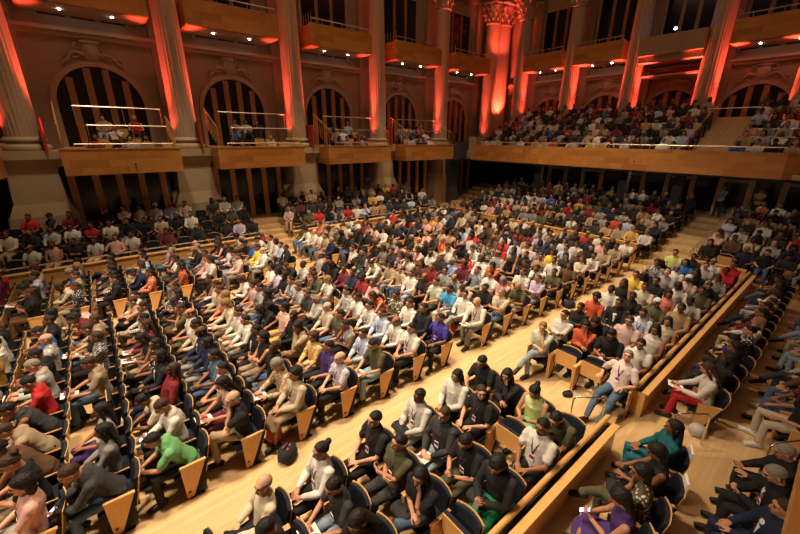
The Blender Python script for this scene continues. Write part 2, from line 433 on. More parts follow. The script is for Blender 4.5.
    # ---- tops
    def top(sl):
        mb = MB(); torso(mb, .013)
        # collar
        mb.tube([T(.47), T(.505, 0, .005)], [(.095, .072), (.066, .062)], 14, 0, (0, 1, 0))
        g = {'j': .020, 'l': .014, 's': .016, 'n': .010}[sl]
        for s, S, E, W, hd, pn in arms:
            if sl in 'jl': mb.tube([S, S.lerp(E, .35), E, E.lerp(W, .3), E.lerp(W, .90)], [.054+g, .048+g, .040+g, .040+g, .030+g*.8], 12)
            elif sl == 's': mb.tube([S, S.lerp(E, .4), S.lerp(E, .66)], [.053+g, .050+g, .048+g], 12)
        if sl == 'j': # lapels and hem over the lap
            for q in (1, -1): mb.tube([T(.46, q*.06, .085), T(.30, q*.055, .125), T(.12, q*.02, .125)], [(.030, .012), (.036, .012), (.012, .010)], 8, 0, (0, 1, 0))
            mb.tube([T(.04), T(-.06, 0, .05)], [(.185, .135), (.19, .14)], 16, 0, (0, 1, 0))
        return remesh(mb, 'top', M['cloth'], .012, .45, 2, 190)
    P['j'], P['j_lo'] = top('j'); P['l'], P['l_lo'] = top('l'); P['s'], P['s_lo'] = top('s'); P['n'], P['n_lo'] = top('n')
    for i_, k_ in enumerate('jlsn'): folds(P[k_], .011, 11, i_*5)
    # shirt front inside a jacket
    mb = MB(); mb.tube([T(.475, 0, .072), T(.36, 0, .128), T(.18, 0, .128)], [(.052, .016), (.048, .014), (.012, .012)], 10, 0, (0, 1, 0))
    P['front'] = mb.mesh('shirt_front', M['cloth'], True)
    # ---- bottoms
    mb = MB(); mb.tube([T(-.07), T(0), T(.08)], [(.160, .110), (.174, .120), (.150, .105)], 16, 0, (0, 1, 0))
    for s, Hj, K, A, fd in LG:
        mb.tube([Hj, Hj.lerp(K, .5), K, K.lerp(A, .4), K.lerp(A, .92)], [.094, .084, .068, .060, .052], 12)
    P['trousers'], P['trousers_lo'] = remesh(mb, 'trousers', M['cloth'], .013, .5, 2, 170)
    folds(P['trousers'], .010, 10, 3)
    mb = MB(); mb.tube([T(-.07), T(0), T(.08)], [(.160, .110), (.174, .120), (.150, .105)], 16, 0, (0, 1, 0))
    if legs == 'stand': mb.tube([T(-.05), T(-.45)], [(.18, .14), (.24, .2)], 16, 0, (0, 1, 0))
    else:
        k0 = (LG[0][2]+LG[1][2])/2; sp = abs(LG[0][2].y-LG[1][2].y)/2+.075
        mb.tube([Vector((hip.x, 0, hz-.02)), Vector((-.2, 0, hz)), k0+Vector((.03, 0, 0)), k0+Vector((-.02, 0, -.14))], [(.17, .11), (.18, .10), (sp, .085), (sp+.01, .08)], 16, 0, (0, 1, 0))
    P['skirt'], P['skirt_lo'] = remesh(mb, 'skirt', M['cloth'], .013, .5, 2, 150)
    folds(P['skirt'], .012, 8, 7)
    # ---- shoes
    P['shoes'] = []
    for s, Hj, K, A, fd in LG:
        mb = MB(); dn = Vector((0, 0, -1)); dn = (dn-fd*dn.dot(fd)).normalized()
        b = A+dn*.045
        mb.tube([b-fd*.055, b+fd*.02, b+fd*.11, b+fd*.185], [(.036, .040), (.042, .042), (.048, .034), (.036, .024)], 12, 0, fd.cross(dn))
        mb.tube([A-fd*.01, b-fd*.01], [.044, .044], 10)
        mb.tube([b-fd*.06+dn*.03, b+fd*.19+dn*.03], [(.046, .014), (.046, .012)], 10, 0, fd.cross(dn))
        P['shoes'].append(remesh(mb, 'shoe', M['shoe'], .009, .5, 1)[0])
    # ---- lanyard: ribbon V and badge on the chest
    mb = MB()
    for q in (1, -1):
        mb.tube([T(.50, q*.060, .02), T(.45, q*.058, .098), T(.34, q*.030, .143), T(.22, 0, .136)], [(.009, .003)]*4, 6, 0, (0, 1, 0))
    c = T(.165, 0, .142)
    bm_ = Matrix.Translation(c) @ Matrix((fw, Vector((0, 1, 0)), up)).transposed().to_4x4()
    P['lanyard'] = mb.mesh('lanyard', M['strap'])
    mb = MB(); mb.box(-.003, -.038, -.05, .004, .038, .05, 0, bm_); mb.box(.004, -.034, -.012, .006, .034, .045, 1, bm_)
    P['badge'] = mb.mesh('badge', [M['white'], M['badge']])
    P['hands'] = [(W+hd*.07, hd) for s, S, E, W, hd, pn in arms]
    P['T'] = T
    return P
PO = {k: make_pose(k) for k in POSES}
LOW = {}
for k, p in PO.items():
    LOW[k] = {q: to_np(p[q+'_lo']) for q in ('body', 'j', 'l', 's', 'n', 'trousers', 'skirt')}
HLOW = {k: to_np(v[1]) for k, v in HAIR.items()}

# ------------------------------------------------------------------ colours
C = dict(black=(.014, .013, .014), charcoal=(.035, .034, .036), white=(.60, .57, .52), cream=(.50, .42, .31), beige=(.34, .26, .17),
  tan=(.36, .23, .12), brown=(.11, .055, .03), olive=(.085, .08, .04), green=(.16, .42, .17), emerald=(.01, .20, .07), mint=(.42, .46, .36),
  lime=(.55, .62, .22), teal=(.01, .11, .14), navy=(.015, .022, .055), blue=(.03, .13, .42), skyblue=(.06, .30, .56), paleblue=(.38, .44, .58),
  lavender=(.42, .35, .48), purple=(.06, .03, .14), indigo=(.045, .03, .26), pink=(.62, .34, .30), palepink=(.60, .42, .38), coral=(.62, .18, .13),
  red=(.42, .02, .02), darkred=(.20, .02, .025), orange=(.50, .095, .035), mustard=(.55, .33, .08), yellow=(.72, .50, .08), grey=(.20, .19, .19),
  palegrey=(.33, .32, .31), denim=(.07, .12, .20), paledenim=(.24, .31, .38), khaki=(.34, .26, .16), maroon=(.12, .02, .035))
SK = dict(lt=(.60, .32, .20), tn=(.47, .225, .13), br=(.27, .115, .06), dk=(.11, .048, .027))
HC = dict(black=(.010, .008, .007), brown=(.045, .022, .012), grey=(.24, .21, .18), blond=(.24, .14, .06), white=(.6, .58, .55), red=(.4, .02, .02))
WORD = {'paleblue': 'pale blue', 'palepink': 'pale pink', 'palegrey': 'pale grey', 'darkred': 'dark red', 'skyblue': 'sky blue', 'paledenim': 'faded denim'}
ORD = 'first second third fourth fifth sixth seventh eighth ninth tenth eleventh twelfth thirteenth fourteenth fifteenth sixteenth seventeenth eighteenth nineteenth twentieth twenty-first twenty-second twenty-third twenty-fourth twenty-fifth twenty-sixth twenty-seventh twenty-eighth twenty-ninth thirtieth thirty-first thirty-second thirty-third thirty-fourth thirty-fifth thirty-sixth'.split()
def w(c): return WORD.get(c, c)

# ------------------------------------------------------------------ seats
# a seat: [block, row, index, x, y, floor z, rot]   rot 0 = facing -X
SEATS = []
xA = [-.05, .90, 1.78, 2.75, 3.72, 4.70, 5.58, 7.85, 8.75, 9.62, 10.55, 11.55, 12.45, 13.45, 14.4, 15.4, 16.4, 17.4]
yA = [3.97, 3.36, 2.75, 2.18]
xB = [-3.35, -2.42, -1.52, -.66, .30, 1.24, 2.25, 3.22, 4.20, 5.18, 6.12, 7.72, 8.70, 9.70, 10.67, 11.68, 12.70, 13.65, 14.60, 15.58, 16.65, 17.80]
yB = [5.88+.585*j for j in range(12)]
xC = [-4.95, -3.98, -3.02, -2.06, -1.05, -.10, .86, 1.8, 2.75, 3.7, 4.65, 5.6, 7.7, 8.65, 9.6, 10.55, 11.5, 12.5, 13.45, 14.4, 15.35, 16.3, 17.3, 18.2]
yC = [14.22+.585*j for j in range(6)]
for r, x in enumerate(xA):
    for j, y in enumerate(yA): SEATS.append(['A', r, j, x, y, 0, 0])
for r, x in enumerate(xB):
    for j, y in enumerate(yB): SEATS.append(['B', r, j, x, y, 0, 0])
for r, x in enumerate(xC):
    for j, y in enumerate(yC): SEATS.append(['C', r, j, x, y, 0, 0])
# raised side stalls by the long wall, facing the hall's middle (-Y)
for r, (y, z) in enumerate(((18.75, .35), (19.75, .75), (20.75, 1.15))):
    j = 0; x = -5.4
    while x < 18.3:
        if not (5.9 < x < 7.7): SEATS.append(['D', r, j, x, y, z, R_(68)]); j += 1
        x += .62
# rear stalls (stepped) facing the stage
for r in range(7):
    x = 19.75+r*.98; z = .18*(r+1); j = 0; y = 17.2
    while y > -2.5:
        if not (3.72 < y < 5.3): SEATS.append(['E', r, j, x, y, z, 0]); j += 1
        y -= .60
# gallery at the end wall
for r in range(7):
    x = 23.12+.76*r; z = 4.20+.36*r; j = 0; y = 18.4 if r < 6 else 18.0
    while y > -1.5:
        if not (4.3 < y < 6.3): SEATS.append(['G', r, j, x, y, z, 0]); j += 1
        y -= .60
# near side stalls, turned 22 degrees from facing across
FR = R_(-68)
for x, y in ((4.46, .78), (5.05, .78), (5.68, .78), (6.38, .90), (8.75, .86), (9.5, .86), (10.12, .84), (10.75, .80), (11.45, .8), (12.2, .8), (12.85, .8), (13.5, .8), (14.15, .8), (14.8, .8), (15.5, .8), (16.2, .8), (16.9, .8), (17.6, .8)):
    SEATS.append(['F', 0, len([s for s in SEATS if s[0] == 'F' and s[1] == 0]), x, y, 0, FR])
for x in (5.80, 6.45, 7.15, 9.2, 9.85, 10.5, 11.2, 11.9, 12.6, 13.3, 14.0, 14.7, 15.4, 16.1, 16.8, 17.5):
    SEATS.append(['F', 1, len([s for s in SEATS if s[0] == 'F' and s[1] == 1]), x, -.42, 0, FR])
for x in (11.5, 12.2, 12.9, 13.6, 14.3, 15.0, 15.7, 16.4, 17.1):
    SEATS.append(['F', 2, len([s for s in SEATS if s[0] == 'F' and s[1] == 2]), x, -1.6, 0, FR])
# boxes between the columns (two tiers of seats each)
BOXX = [(-.75, 3.4), (5.0, 9.5), (11.0, 15.55), (16.85, 21.5)]
for b, (x0, x1) in enumerate(BOXX):
    for r in range(3):
        j = 0; x = x0+1.2+.25*r
        while x < x1-1.0: SEATS.append(['H%d' % b, r, j, x, 20.85+.85*r, 4.2+.42*r, R_(75)]); x += .6; j += 1
SEATS = [s for s in SEATS if seen(s[3], s[4], s[5]+.9)]
for s in SEATS: s.append(math.sqrt(s[3]**2+s[4]**2+(CAM_H-s[5]-.9)**2))     # 7 distance
SEATS = [dict(b=s[0], r=s[1], j=s[2], x=s[3], y=s[4], z=s[5], a=s[6], d=s[7], who=None) for s in SEATS]
BZ = {'A': 0, 'B': 0, 'C': 0, 'F': 0}
# people read off the photograph: block, head pixel, top colour, sleeve, bottom, hair kind, hair colour, skin, pose, flags
PEOPLE = '''
A 262 490 cream l black fringe grey lt lapx
A 282 527 black l black short black tn phone
A 318 458 white l black bun black tn lap y
A 336 481 charcoal s paledenim short black tn paper yp
A 365 526 black s black long black tn phone
A 376 424 black s black short black lt lap y
A 394 449 olive s charcoal short black tn crossed y
A 431 474 black s denim long black tn chin b
A 426 402 white l cream short black dk lap yb
A 448 419 charcoal l paledenim short brown lt lap yp
A 476 451 black s olive short black tn phone yk
A 508 478 black l emerald.k bob black tn phone b
A 451 380 white j black long black tn lap
A 486 395 black s black short brown lt talk y
A 552 431 white s black short black br lap y
A 486 366 black s black short black tn paper p
A 515 382 black l black long black tn chin
A 541 390 lime.f n green.k bun black tn phone k
A 551 415 olive s brown short black tn lean
A 540 329 mint s paledenim short blond lt chin
A 611 357 palepink.t s denim short grey lt recline y
A 566 321 white l black short black tn crossed
A 588 328 orange l black bob black tn chin
A 619 340 black s black short black br phone
A 638 350 white s black short black br lap
A 581 310 black l black short black br crossed
A 603 328 black l black bob black tn lean
A 627 330 palepink s khaki short brown tn lap
A 660 338 white n black long black br lap
A 598 302 orange l black curly black br lap
A 614 291 white l beige short black dk lap
A 621 303 black j khaki short black br lap w
A 647 315 paleblue.c l navy short black br lap y
A 684 311 tan l brown short black dk lap b
A 627 286 black n black long black br rest
A 636 298 black s khaki short black dk lap y
A 653 303 olive l black wrap white dk lapx y
A 637 278 yellow s black short black tn lap
A 646 293 cream s black short black br lap
A 666 298 coral n black bob black br lapx
A 658 281 black s black short black br crossed
A 684 284 palepink l grey wrap white dk lap y
A 668 276 palegrey s grey short grey lt lap
A 698 305 white s black short black dk paper y
A 708 298 olive s black short black br lap
A 728 278 red s black short black dk lap
A 674 256 lime s black short black tn lap
A 692 260 black s black short black br lap
A 706 270 palegrey s grey short brown tn lap
A 732 272 red l black short black br crossed
B 94 472 charcoal l denim short brown tn lean s
B 105 447 grey l olive.f long black br lap
B 106 416 white s purple long black br lap
B 99 362 beige s denim short brown tn paper p
B 31 498 pink s palegrey.f bob black lt lap y
B 36 469 brown n brown curly black br lean
B 36 440 beige j black short brown tn lean
B 44 417 charcoal n black short black br lean
B 42 402 red s black short black tn phone
B 40 390 palegrey l beige short grey lt paper p
B 40 370 black s brown short black br paper p
B 27 357 palegrey.f s black fringe grey lt lap
B 2 395 orange s black short black br lap
B 165 432 green s black short black tn lean y
B 160 410 white.f l black short brown tn phone s
B 162 365 black j black long black br lapx w
B 152 338 black n khaki long black br phone p
B 149 325 maroon l cream long brown tn lap p
B 139 308 beige n black short brown lt chin
B 99 333 black s denim short brown lt paper p
B 94 320 beige l tan short brown br lap
B 52 338 blue s black short black tn phone
B 50 325 black s black short black br lap
B 245 409 black s khaki fringe grey lt chin y
B 236 389 palepink n maroon long black tn paper yp
B 230 377 white s olive short black tn lap y
B 219 370 denim.k s denim short black br lap
B 204 363 navy l palegrey short black dk lap
B 194 355 navy j palegrey fringe black dk lap w
B 202 343 cream l black short black br lap
B 192 332 white.t s olive fringe brown tn lap
B 181 328 olive s brown short brown tn chin
B 187 318 maroon s olive short black br phone
B 302 387 cream l beige.k bob black tn lap y
B 285 370 tan.f l olive.k bob grey lt paper p
B 262 333 black j black short black br rest w
B 246 320 white l grey short black tn lap y
B 239 313 white l cream short black tn lap
B 229 310 cream l beige bob blond lt paper p
B 223 301 coral l black bob blond lt lap
B 217 293 beige l black short brown tn lap
B 343 362 lavender.c s black fringe grey lt lap y
B 324 350 purple s black short black tn rest
B 311 341 mustard.f l cream bob brown tn lap
B 305 336 beige l tan bob black br chin
B 285 316 pink.f s mustard bob black br rest
B 274 303 black l olive long black dk lean
B 263 293 palegrey s grey short black tn lap y
B 253 290 pink n grey bob brown tn lap
B 374 343 olive s paledenim short black lt paper p
B 364 335 paleblue l khaki short black tn lap y
B 334 315 olive s denim short black tn rest y
B 324 321 cream l maroon fringe grey lt lap
B 316 301 palegrey l navy fringe grey br crossed
B 307 298 charcoal s brown short brown tn lap
B 296 291 palegrey s khaki short brown tn lap y
B 411 333 white s black short black tn lap y
B 397 325 white l black fringe brown br lap y
B 384 316 paleblue l paledenim short brown tn lap y
B 368 307 white l black short black tn lap y
B 350 306 white.t s black short black br lap y
B 435 321 indigo s black short black br rest y
B 421 311 black l black short black tn lap
B 407 305 white l black short brown tn lap b
B 395 298 olive.f s black short black br lap
B 381 293 orange n coral long brown tn lean
B 482 305 cream.t l grey fringe grey lt paper yp
B 464 300 white l palegrey short black tn lapx b
B 451 291 skyblue s white short black br lap y
B 437 289 mint.f s olive short brown tn lap
B 429 283 black s black fringe black br lapx y
B 414 281 white l paleblue short brown tn lap
B 501 296 cream s denim short grey lt crossed y
B 481 290 black s black short black br lap
B 490 279 white s black short black tn lap
B 523 288 olive.k s khaki fringe grey tn phone
B 538 281 lavender l grey short brown tn crossed
B 567 267 brown s black long black br rest
B 557 262 white l black short black br lap
B 581 266 cream l black long brown tn crossed
B 591 257 white l black short black br lap y
B 606 254 beige l black short black br lap
B 622 243 white s black fringe black br lap
B 550 255 yellow l black bob black br lap
B 497 247 red l grey short black br lap
B 531 258 black j black short black br lap w
C 29 290 black l black bob black tn phone p
C 30 278 paleblue l black short black tn lap
C 74 289 cream l black short black dk lean
C 68 281 beige j grey short brown tn lap
C 110 281 black j black short black tn lap wp
C 100 280 tan.f l black long black br lap
C 136 288 orange.f l black short black br lap
C 150 279 navy l black short black br lean
C 210 262 white l black bob black br lap
C 215 258 pink l black short brown tn lap
C 190 267 orange n grey long black br lap
C 246 262 palepink l grey short brown tn lap
C 252 268 white l grey fringe grey lt lap
C 259 272 yellow l palegrey short black br lap
C 262 285 blue s khaki short grey tn lap
C 282 262 black j navy short black br lap w
C 313 236 white l grey fringe grey lt lapx
C 322 244 beige s grey short brown tn lap
C 325 262 navy l black fringe grey tn lap
D 6 239 cream l beige short brown br lap
D 29 254 mint.f s black fringe black br lap
D 58 251 pink.f n beige short brown br lap
D 77 244 black s black short black br crossed
D 101 247 white s cream short black br lap
D 123 239 white s black short black br lap
D 34 236 black l black short brown tn lap
D 51 236 palegrey.c l black short black br lap
D 76 234 white.t s black short black br lap
D 97 229 red s black short black br crossed
D 117 229 white s black short black br lap
D 36 222 red s black short black br lap
D 63 219 darkred s black short black br lap
D 99 215 black s black short black br lap
D 120 213 white s black short black tn crossed
D 139 215 white n black bob black br lap
D 150 210 white s black wrap white br lap
D 169 210 paleblue l black short grey br lap
D 184 208 palepink l black short black br lap
D 136 222 black s black short black br lap
D 154 225 cream s brown short brown tn lap
D 170 220 black s brown short black br lap
D 187 222 white l black short black tn lap
D 215 215 black.w l black short brown tn lap
D 231 215 olive s black short brown tn lap
D 245 213 black l black short black br lap
D 159 236 maroon l black short black br lap
D 204 227 black l black short brown tn lap
D 224 227 black s black short black br lap
D 238 226 lavender l black short black tn lap
D 255 224 black l black short black br lap
F 660 425 teal l teal long black br lap
F 668 465 black n black.k bob black br paper
F 653 487 olive.f s olive bob black br chin b
F 633 510 purple n purple.k bob black tn phone s
F 716 372 white l red long brown lt paper p
F 735 362 black l navy bob black br lap
F 722 340 indigo s black short black tn phone
F 757 323 white l beige long blond lt rest
F 740 315 maroon l black short black br lap
F 738 300 black l black short black br lap
F 795 460 black j black short grey tn paper w
F 787 487 black j black short grey lt phone wy
F 780 512 navy j navy short brown tn lap w
'''
FZ = {'D': (.35, .75, 1.15)}
def rnd_person(rs):
    top = rs.choices(['black', 'charcoal', 'white', 'cream', 'beige', 'grey', 'navy', 'red', 'darkred', 'brown', 'olive', 'tan', 'pink', 'paleblue', 'orange', 'maroon', 'palegrey', 'mustard', 'lavender', 'blue'],
                     [34, 13, 13, 6, 6, 6, 9, 4, 4, 6, 4, 5, 4, 4, 2, 3, 5, 2, 2, 2])[0]
    return dict(top=top, pat=rs.choices(['', 't', 'f', 'c'], [80, 6, 9, 5])[0], sl=rs.choices('lsnj', [38, 40, 10, 12])[0],
        bot=rs.choices(['black', 'navy', 'denim', 'grey', 'khaki', 'charcoal', 'brown', 'paledenim', 'beige'], [34, 12, 14, 9, 8, 10, 5, 5, 5])[0], bk=0,
        hk=rs.choices(['short', 'long', 'bob', 'bun', 'curly', 'fringe', 'wrap', 'cap'], [44, 17, 14, 6, 6, 9, 1, 1])[0],
        hc=rs.choices(['black', 'brown', 'grey', 'blond'], [64, 20, 11, 4])[0], sk=rs.choices(['lt', 'tn', 'br', 'dk'], [16, 34, 34, 16])[0],
        pose=rs.choices(['lap', 'lapx', 'crossed', 'phone', 'lean', 'chin', 'paper', 'rest', 'talk', 'recline'], [28, 15, 12, 8, 5, 8, 8, 9, 5, 2])[0], fl=rs.choice(['', '', 'y']), px=None)
for line in PEOPLE.strip().splitlines():
    t = line.split(); b = t[0]; px, py = float(t[1]), float(t[2])
    top = t[3].split('.'); bot = t[5].split('.')
    fl = t[9+0] if False else (t[10] if len(t) > 10 else '')
    who = dict(top=top[0], pat=(top[1] if len(top) > 1 and top[1] in 'tfc' else ''), sl=t[4], bot=bot[0], bk=('k' in bot[1:]), hk=t[6], hc=t[7], sk=t[8], pose=t[9], fl=fl, px=(px, py), real=1)
    best = None; bd = 9e9
    for s in SEATS:
        if s['b'] != b or s['who']: continue
        hx = s['x'] + (.0 if b in 'ABC' else 0); u, v = proj(s['x'], s['y'], s['z']+1.17)
        d2 = (u-px)**2+(v-py)**2
        if who['pose'] == 'lean' and b in 'ABC':
            u, v = proj(s['x']-.3, s['y'], s['z']+1.05); d2 = (u-px)**2+(v-py)**2
        if d2 < bd: bd = d2; best = s
    if best is not None and bd < (60**2): best['who'] = who
# seats the photograph shows empty
EMPTY = [('A', 505, 432), ('A', 548, 352), ('A', 502, 520), ('A', 580, 415), ('B', 103, 388), ('B', 101, 375), ('D', 142, 247), ('D', 177, 241), ('D', 193, 239), ('D', 12, 258), ('D', 24, 235), ('D', 86, 222), ('D', 200, 208), ('D', 213, 232)]
for b, px, py in EMPTY:
    best = min((s for s in SEATS if s['b'] == b and not s['who']), key=lambda s: (proj(s['x'], s['y'], s['z']+.8)[0]-px)**2+(proj(s['x'], s['y'], s['z']+.8)[1]-py)**2)
    best['who'] = 'empty'
rs = random.Random(21)
for s in SEATS:
    if s['who'] is None:
        occ = {'A': .97, 'B': .95, 'C': .94, 'D': .94, 'E': .93, 'G': .97, 'F': .95}.get(s['b'], .62)
        if s['b'] == 'A' and s['d'] < 9: occ = 0
        if s['b'] == 'F' and s['r'] == 1 and s['x'] > 8.7 and s['x'] < 10: occ = 1
        s['who'] = rnd_person(rs) if rs.random() < occ else 'empty'
# the man in pale chinos and white trainers
for s in SEATS:
    if s['b'] == 'F' and s['r'] == 1 and abs(s['x']-9.2) < .1:
        s['who'] = dict(top='black', pat='', sl='s', bot='cream', bk=0, hk='short', hc='brown', sk='tn', pose='rest', fl='x', px=None)
    if s['b'] == 'F' and s['r'] == 1 and abs(s['x']-9.85) < .1:
        s['who'] = dict(top='maroon', pat='', sl='s', bot='denim', bk=0, hk='short', hc='black', sk='br', pose='lap', fl='', px=None)

# ------------------------------------------------------------------ chairs
def sm(me): me.polygons.foreach_set('use_smooth', [False]*len(me.polygons)); return me
def chair_parts():
    P = {}
    mb = MB(); mb.box(-.27, -.245, .385, .20, .245, .455); P['seat'] = bevel_mesh(mb.mesh('seat', M['navy']), .02)
    def backpl(x0, t, z0, z1, hw, arch):
        mb = MB(); n = 8; vs = []; fs = []
        for k in range(n+1):
            y = -hw+2*hw*k/n; c = (y/hw)**2
            for zi, z in enumerate((z0, z0+(z1-z0)*.5, z1+arch*(1-c))):
                lx = x0+(z-.42)*.22-.035*c
                vs += [(lx, y, z), (lx+t, y, z)]
        for k in range(n):
            for q in range(2):
                a = k*6+q*2; b2 = a+6
                fs += [(a, a+2, b2+2, b2), (a+1, b2+1, b2+3, a+3)]
            a = k*6; b2 = a+6
            fs += [(a, b2, b2+1, a+1), (a+4, a+5, b2+5, b2+4)]
        for a, r in ((0, 0), (n*6, 1)):
            for q in range(2):
                f = (a+q*2, a+q*2+1, a+q*2+3, a+q*2+2); fs.append(f if r == 0 else f[::-1])
        mb.add(vs, fs); return mb
    P['backrest'] = bevel_mesh(backpl(.185, .05, .44, .80, .228, .03).mesh('backrest', M['navy']), .012)
    P['back_shell'] = backpl(.237, .010, .30, .812, .238, .033).mesh('back_shell', M['wood'])
    for nm, s in (('armrest', -1), ('armrest', 1)):
        mb = MB(); mb.box(-.17, s*.287-.024, .625, .21, s*.287+.024, .652)
        P.setdefault('arms', []).append(bevel_mesh(mb.mesh('armrest', M['wood']), .008))
        mb = MB(); mb.box(-.13, s*.290-.010, .60, .19, s*.290+.010, .62); P.setdefault('slim', []).append(mb.mesh('armrest', M['wood']))
        mb = MB(); mb.prism([(-.10, 0), (.05, 0), (.20, .60), (-.06, .60)], 'y', s*.288-.010, s*.288+.010); P.setdefault('dark', []).append(mb.mesh('side_panel', M['black']))
    def side(s, end):
        mb = MB(); hw = .012
        poly = [(-.155, 0), (-.06, 0), (.20, .625), (-.165, .625)]
        mb.prism(poly, 'y', s*.287-hw, s*.287+hw, 0)
        mb.prism([(-.06, 0), (.03, 0), (.245, .60), (.20, .625)], 'y', s*.287-hw*.7, s*.287+hw*.7, 1)
        mb.box(-.12, s*.287-.03, 0, .10, s*.287+.03, .015, 1)
        if end:
            vs = []; r0 = .026
            c = (-.105, s*(.287+hw+.002), .13)
            if end == 2: mb = MB(); mb.tube([(c[0], s*(.287+hw*.5), c[2]), c], [r0, r0], 12, 0, (1, 0, 0), False); return mb.mesh('emblem', [M['emblem']])
        return mb.mesh('side_panel', [M['wood'], M['navy'], M['emblem']])
    P['side'] = {(s, e): side(s, e) for s in (-1, 1) for e in (0, 1, 2)}
    mb = MB(); mb.box(.02, -.24, .44, .085, .24, .80); me = mb.mesh('seat', [M['navy'], M['wood']])
    P['seat_up'] = me
    mb = MB(); mb.box(.005, -.245, .43, .02, .245, .79); P['seat_board'] = mb.mesh('seat_board', M['wood'])
    # dark mesh frame beneath
    mb = MB(); mb.box(-.02, -.22, .30, .22, .22, .385); P['pan'] = mb.mesh('seat_pan', M['black'])
    return P
CP = chair_parts()
def cat_mesh(parts, name, mats):
    """join meshes into one with a shared material list"""
    V = []; Fs = []; MI = []; off = 0
    for me in parts:
        for v in me.vertices: V.append(v.co[:])
        for p in me.polygons:
            Fs.append([off+i for i in p.vertices]); MI.append(mats.index(me.materials[p.material_index]))
        off += len(me.vertices)
    o = bpy.data.meshes.new(name); o.from_pydata(V, [], Fs)
    for m in mats: o.materials.append(m)
    o.polygons.foreach_set('material_index', MI); o.update(); return o
cm = [M['navy'], M['wood'], M['emblem'], M['black']]
def chair_set(up, sty):   # sty 2: wood sides both; 1: wooden end panel on the aisle side; 0: slim arms
    L = ([('seat', CP['seat_up']), ('seat_board', CP['seat_board'])] if up else [('seat', CP['seat']), ('seat_pan', CP['pan'])])+[('backrest', CP['backrest']), ('back_shell', CP['back_shell'])]
    L += [('armrest', CP['arms'][0]), ('side_panel', CP['side'][(-1, int(sty == 1))])] if sty else [('armrest', CP['slim'][0]), ('side_panel', CP['dark'][0])]
    L += [('armrest', CP['arms'][1]), ('side_panel', CP['side'][(1, 0)])] if sty == 2 else [('armrest', CP['slim'][1]), ('side_panel', CP['dark'][1])]
    return L
CHAIR1 = {(up, st_): cat_mesh([m_ for _, m_ in chair_set(up, st_)], 'theatre_chair', cm) for up in (0, 1) for st_ in (0, 1, 2)}
def sty(s): return 2 if s['b'] in 'AF' else int(s['first'] and s['b'] in 'BCE')
BLK = {'A': 'parapet block', 'B': 'central block', 'C': 'column-side block', 'D': 'raised side stalls', 'E': 'rear stalls', 'F': 'near side stalls', 'G': 'end gallery'}
for b in range(4): BLK['H%d' % b] = ORD[b]+' column-wall box'
ROW0 = {}
for s in SEATS: ROW0.setdefault(s['b'], set()).add(s['r'])
ROW0 = {b: sorted(v) for b, v in ROW0.items()}
SIDX = {}
for s in SEATS: SIDX.setdefault((s['b'], s['r']), []).append(s)
for k, v in SIDX.items():
    v.sort(key=lambda s: s['j'])
    for i, s in enumerate(v): s['n'] = i; s['first'] = (i == 0 or v[i-1]['j'] != s['j']-1 or math.hypot(v[i-1]['x']-s['x'], v[i-1]['y']-s['y']) > .85); s['last'] = (i == len(v)-1 or math.hypot(v[i+1]['x']-s['x'], v[i+1]['y']-s['y']) > .85)
def place(s):
    r = ORD[min(len(ORD)-1, ROW0[s['b']].index(s['r']))]; n = ORD[min(len(ORD)-1, s['n'])]
    if s['b'] in 'AB': return '%s row, %s from the wide aisle, %s' % (r, n, BLK[s['b']])
    return '%s row, %s seat, %s' % (r, n, BLK[s['b']])
SEATS.sort(key=lambda s: s['d'])
for i, s in enumerate(SEATS): s['rank'] = i
people = [s for s in SEATS if s['who'] != 'empty']
NIND = 300
for i, s in enumerate(people): s['prank'] = i
def put_chair(s):
    up = 1 if s['who'] == 'empty' and s['b'] != 'D' else 0; e = sty(s)
    if s['who'] == 'empty': lab = 'empty navy chair, '+place(s)
    else: lab = 'navy chair under %s-clad person, ' % w(s['who']['top']).replace(' ', '-') + place(s)
    g = 'theatre chairs of the '+BLK[s['b']]
    if s['d'] > 12.5:
        o = newobj('theatre_chair', CHAIR1[(up, e)]); o.location = (s['x'], s['y'], s['z']); o.rotation_euler = (0, 0, s['a'])
        tag(o, lab, 'chair', g); return
    r = empty('theatre_chair', (s['x'], s['y'], s['z']), s['a'], label=lab, cat='chair', group=g)
    for n_, m_ in chair_set(up, e):
        o_ = newobj(n_, m_, r)
        if m_ is CP['side'][(-1, 1)]: newobj('emblem', CP['side'][(-1, 2)], o_)
for s in SEATS[:300]: put_chair(s)
def crowd_np(items, name, mats, label, cat):
    """items: list of (verts, tris, matrix4 or None, colour, matindex)"""
    V = []; T = []; Cc = []; off = 0; MI = []
    for v, t, mt, c, mi in items:
        v2 = v if mt is None else v @ mt[:3, :3].T+mt[:3, 3]
        V.append(v2); T.append(t+off); off += len(v2); Cc.append(np.tile(np.array([*c, 1.0]), (len(v2), 1))); MI.append(np.full(len(t), mi))
    V = np.concatenate(V); T = np.concatenate(T); Cc = np.concatenate(Cc); MI = np.concatenate(MI)
    me = bpy.data.meshes.new(name)
    me.vertices.add(len(V)); me.vertices.foreach_set('co', V.ravel())
    me.loops.add(len(T)*3); me.loops.foreach_set('vertex_index', T.ravel().astype(np.int32))
    me.polygons.add(len(T)); me.polygons.foreach_set('loop_start', np.arange(0, len(T)*3, 3, dtype=np.int32))
    me.update(calc_edges=True)
    at = me.attributes.new('tint', 'FLOAT_COLOR', 'POINT'); at.data.foreach_set('color', Cc.ravel())
    for m in mats: me.materials.append(m)
    me.polygons.foreach_set('material_index', MI.astype(np.int32)); me.polygons.foreach_set('use_smooth', [name != 'rows_of_chairs']*len(T))
    me.validate(); return tag(newobj(name, me), label, cat, None, 'stuff')
def np4(m): return np.array([list(r) for r in m])
items = []
lc = {}
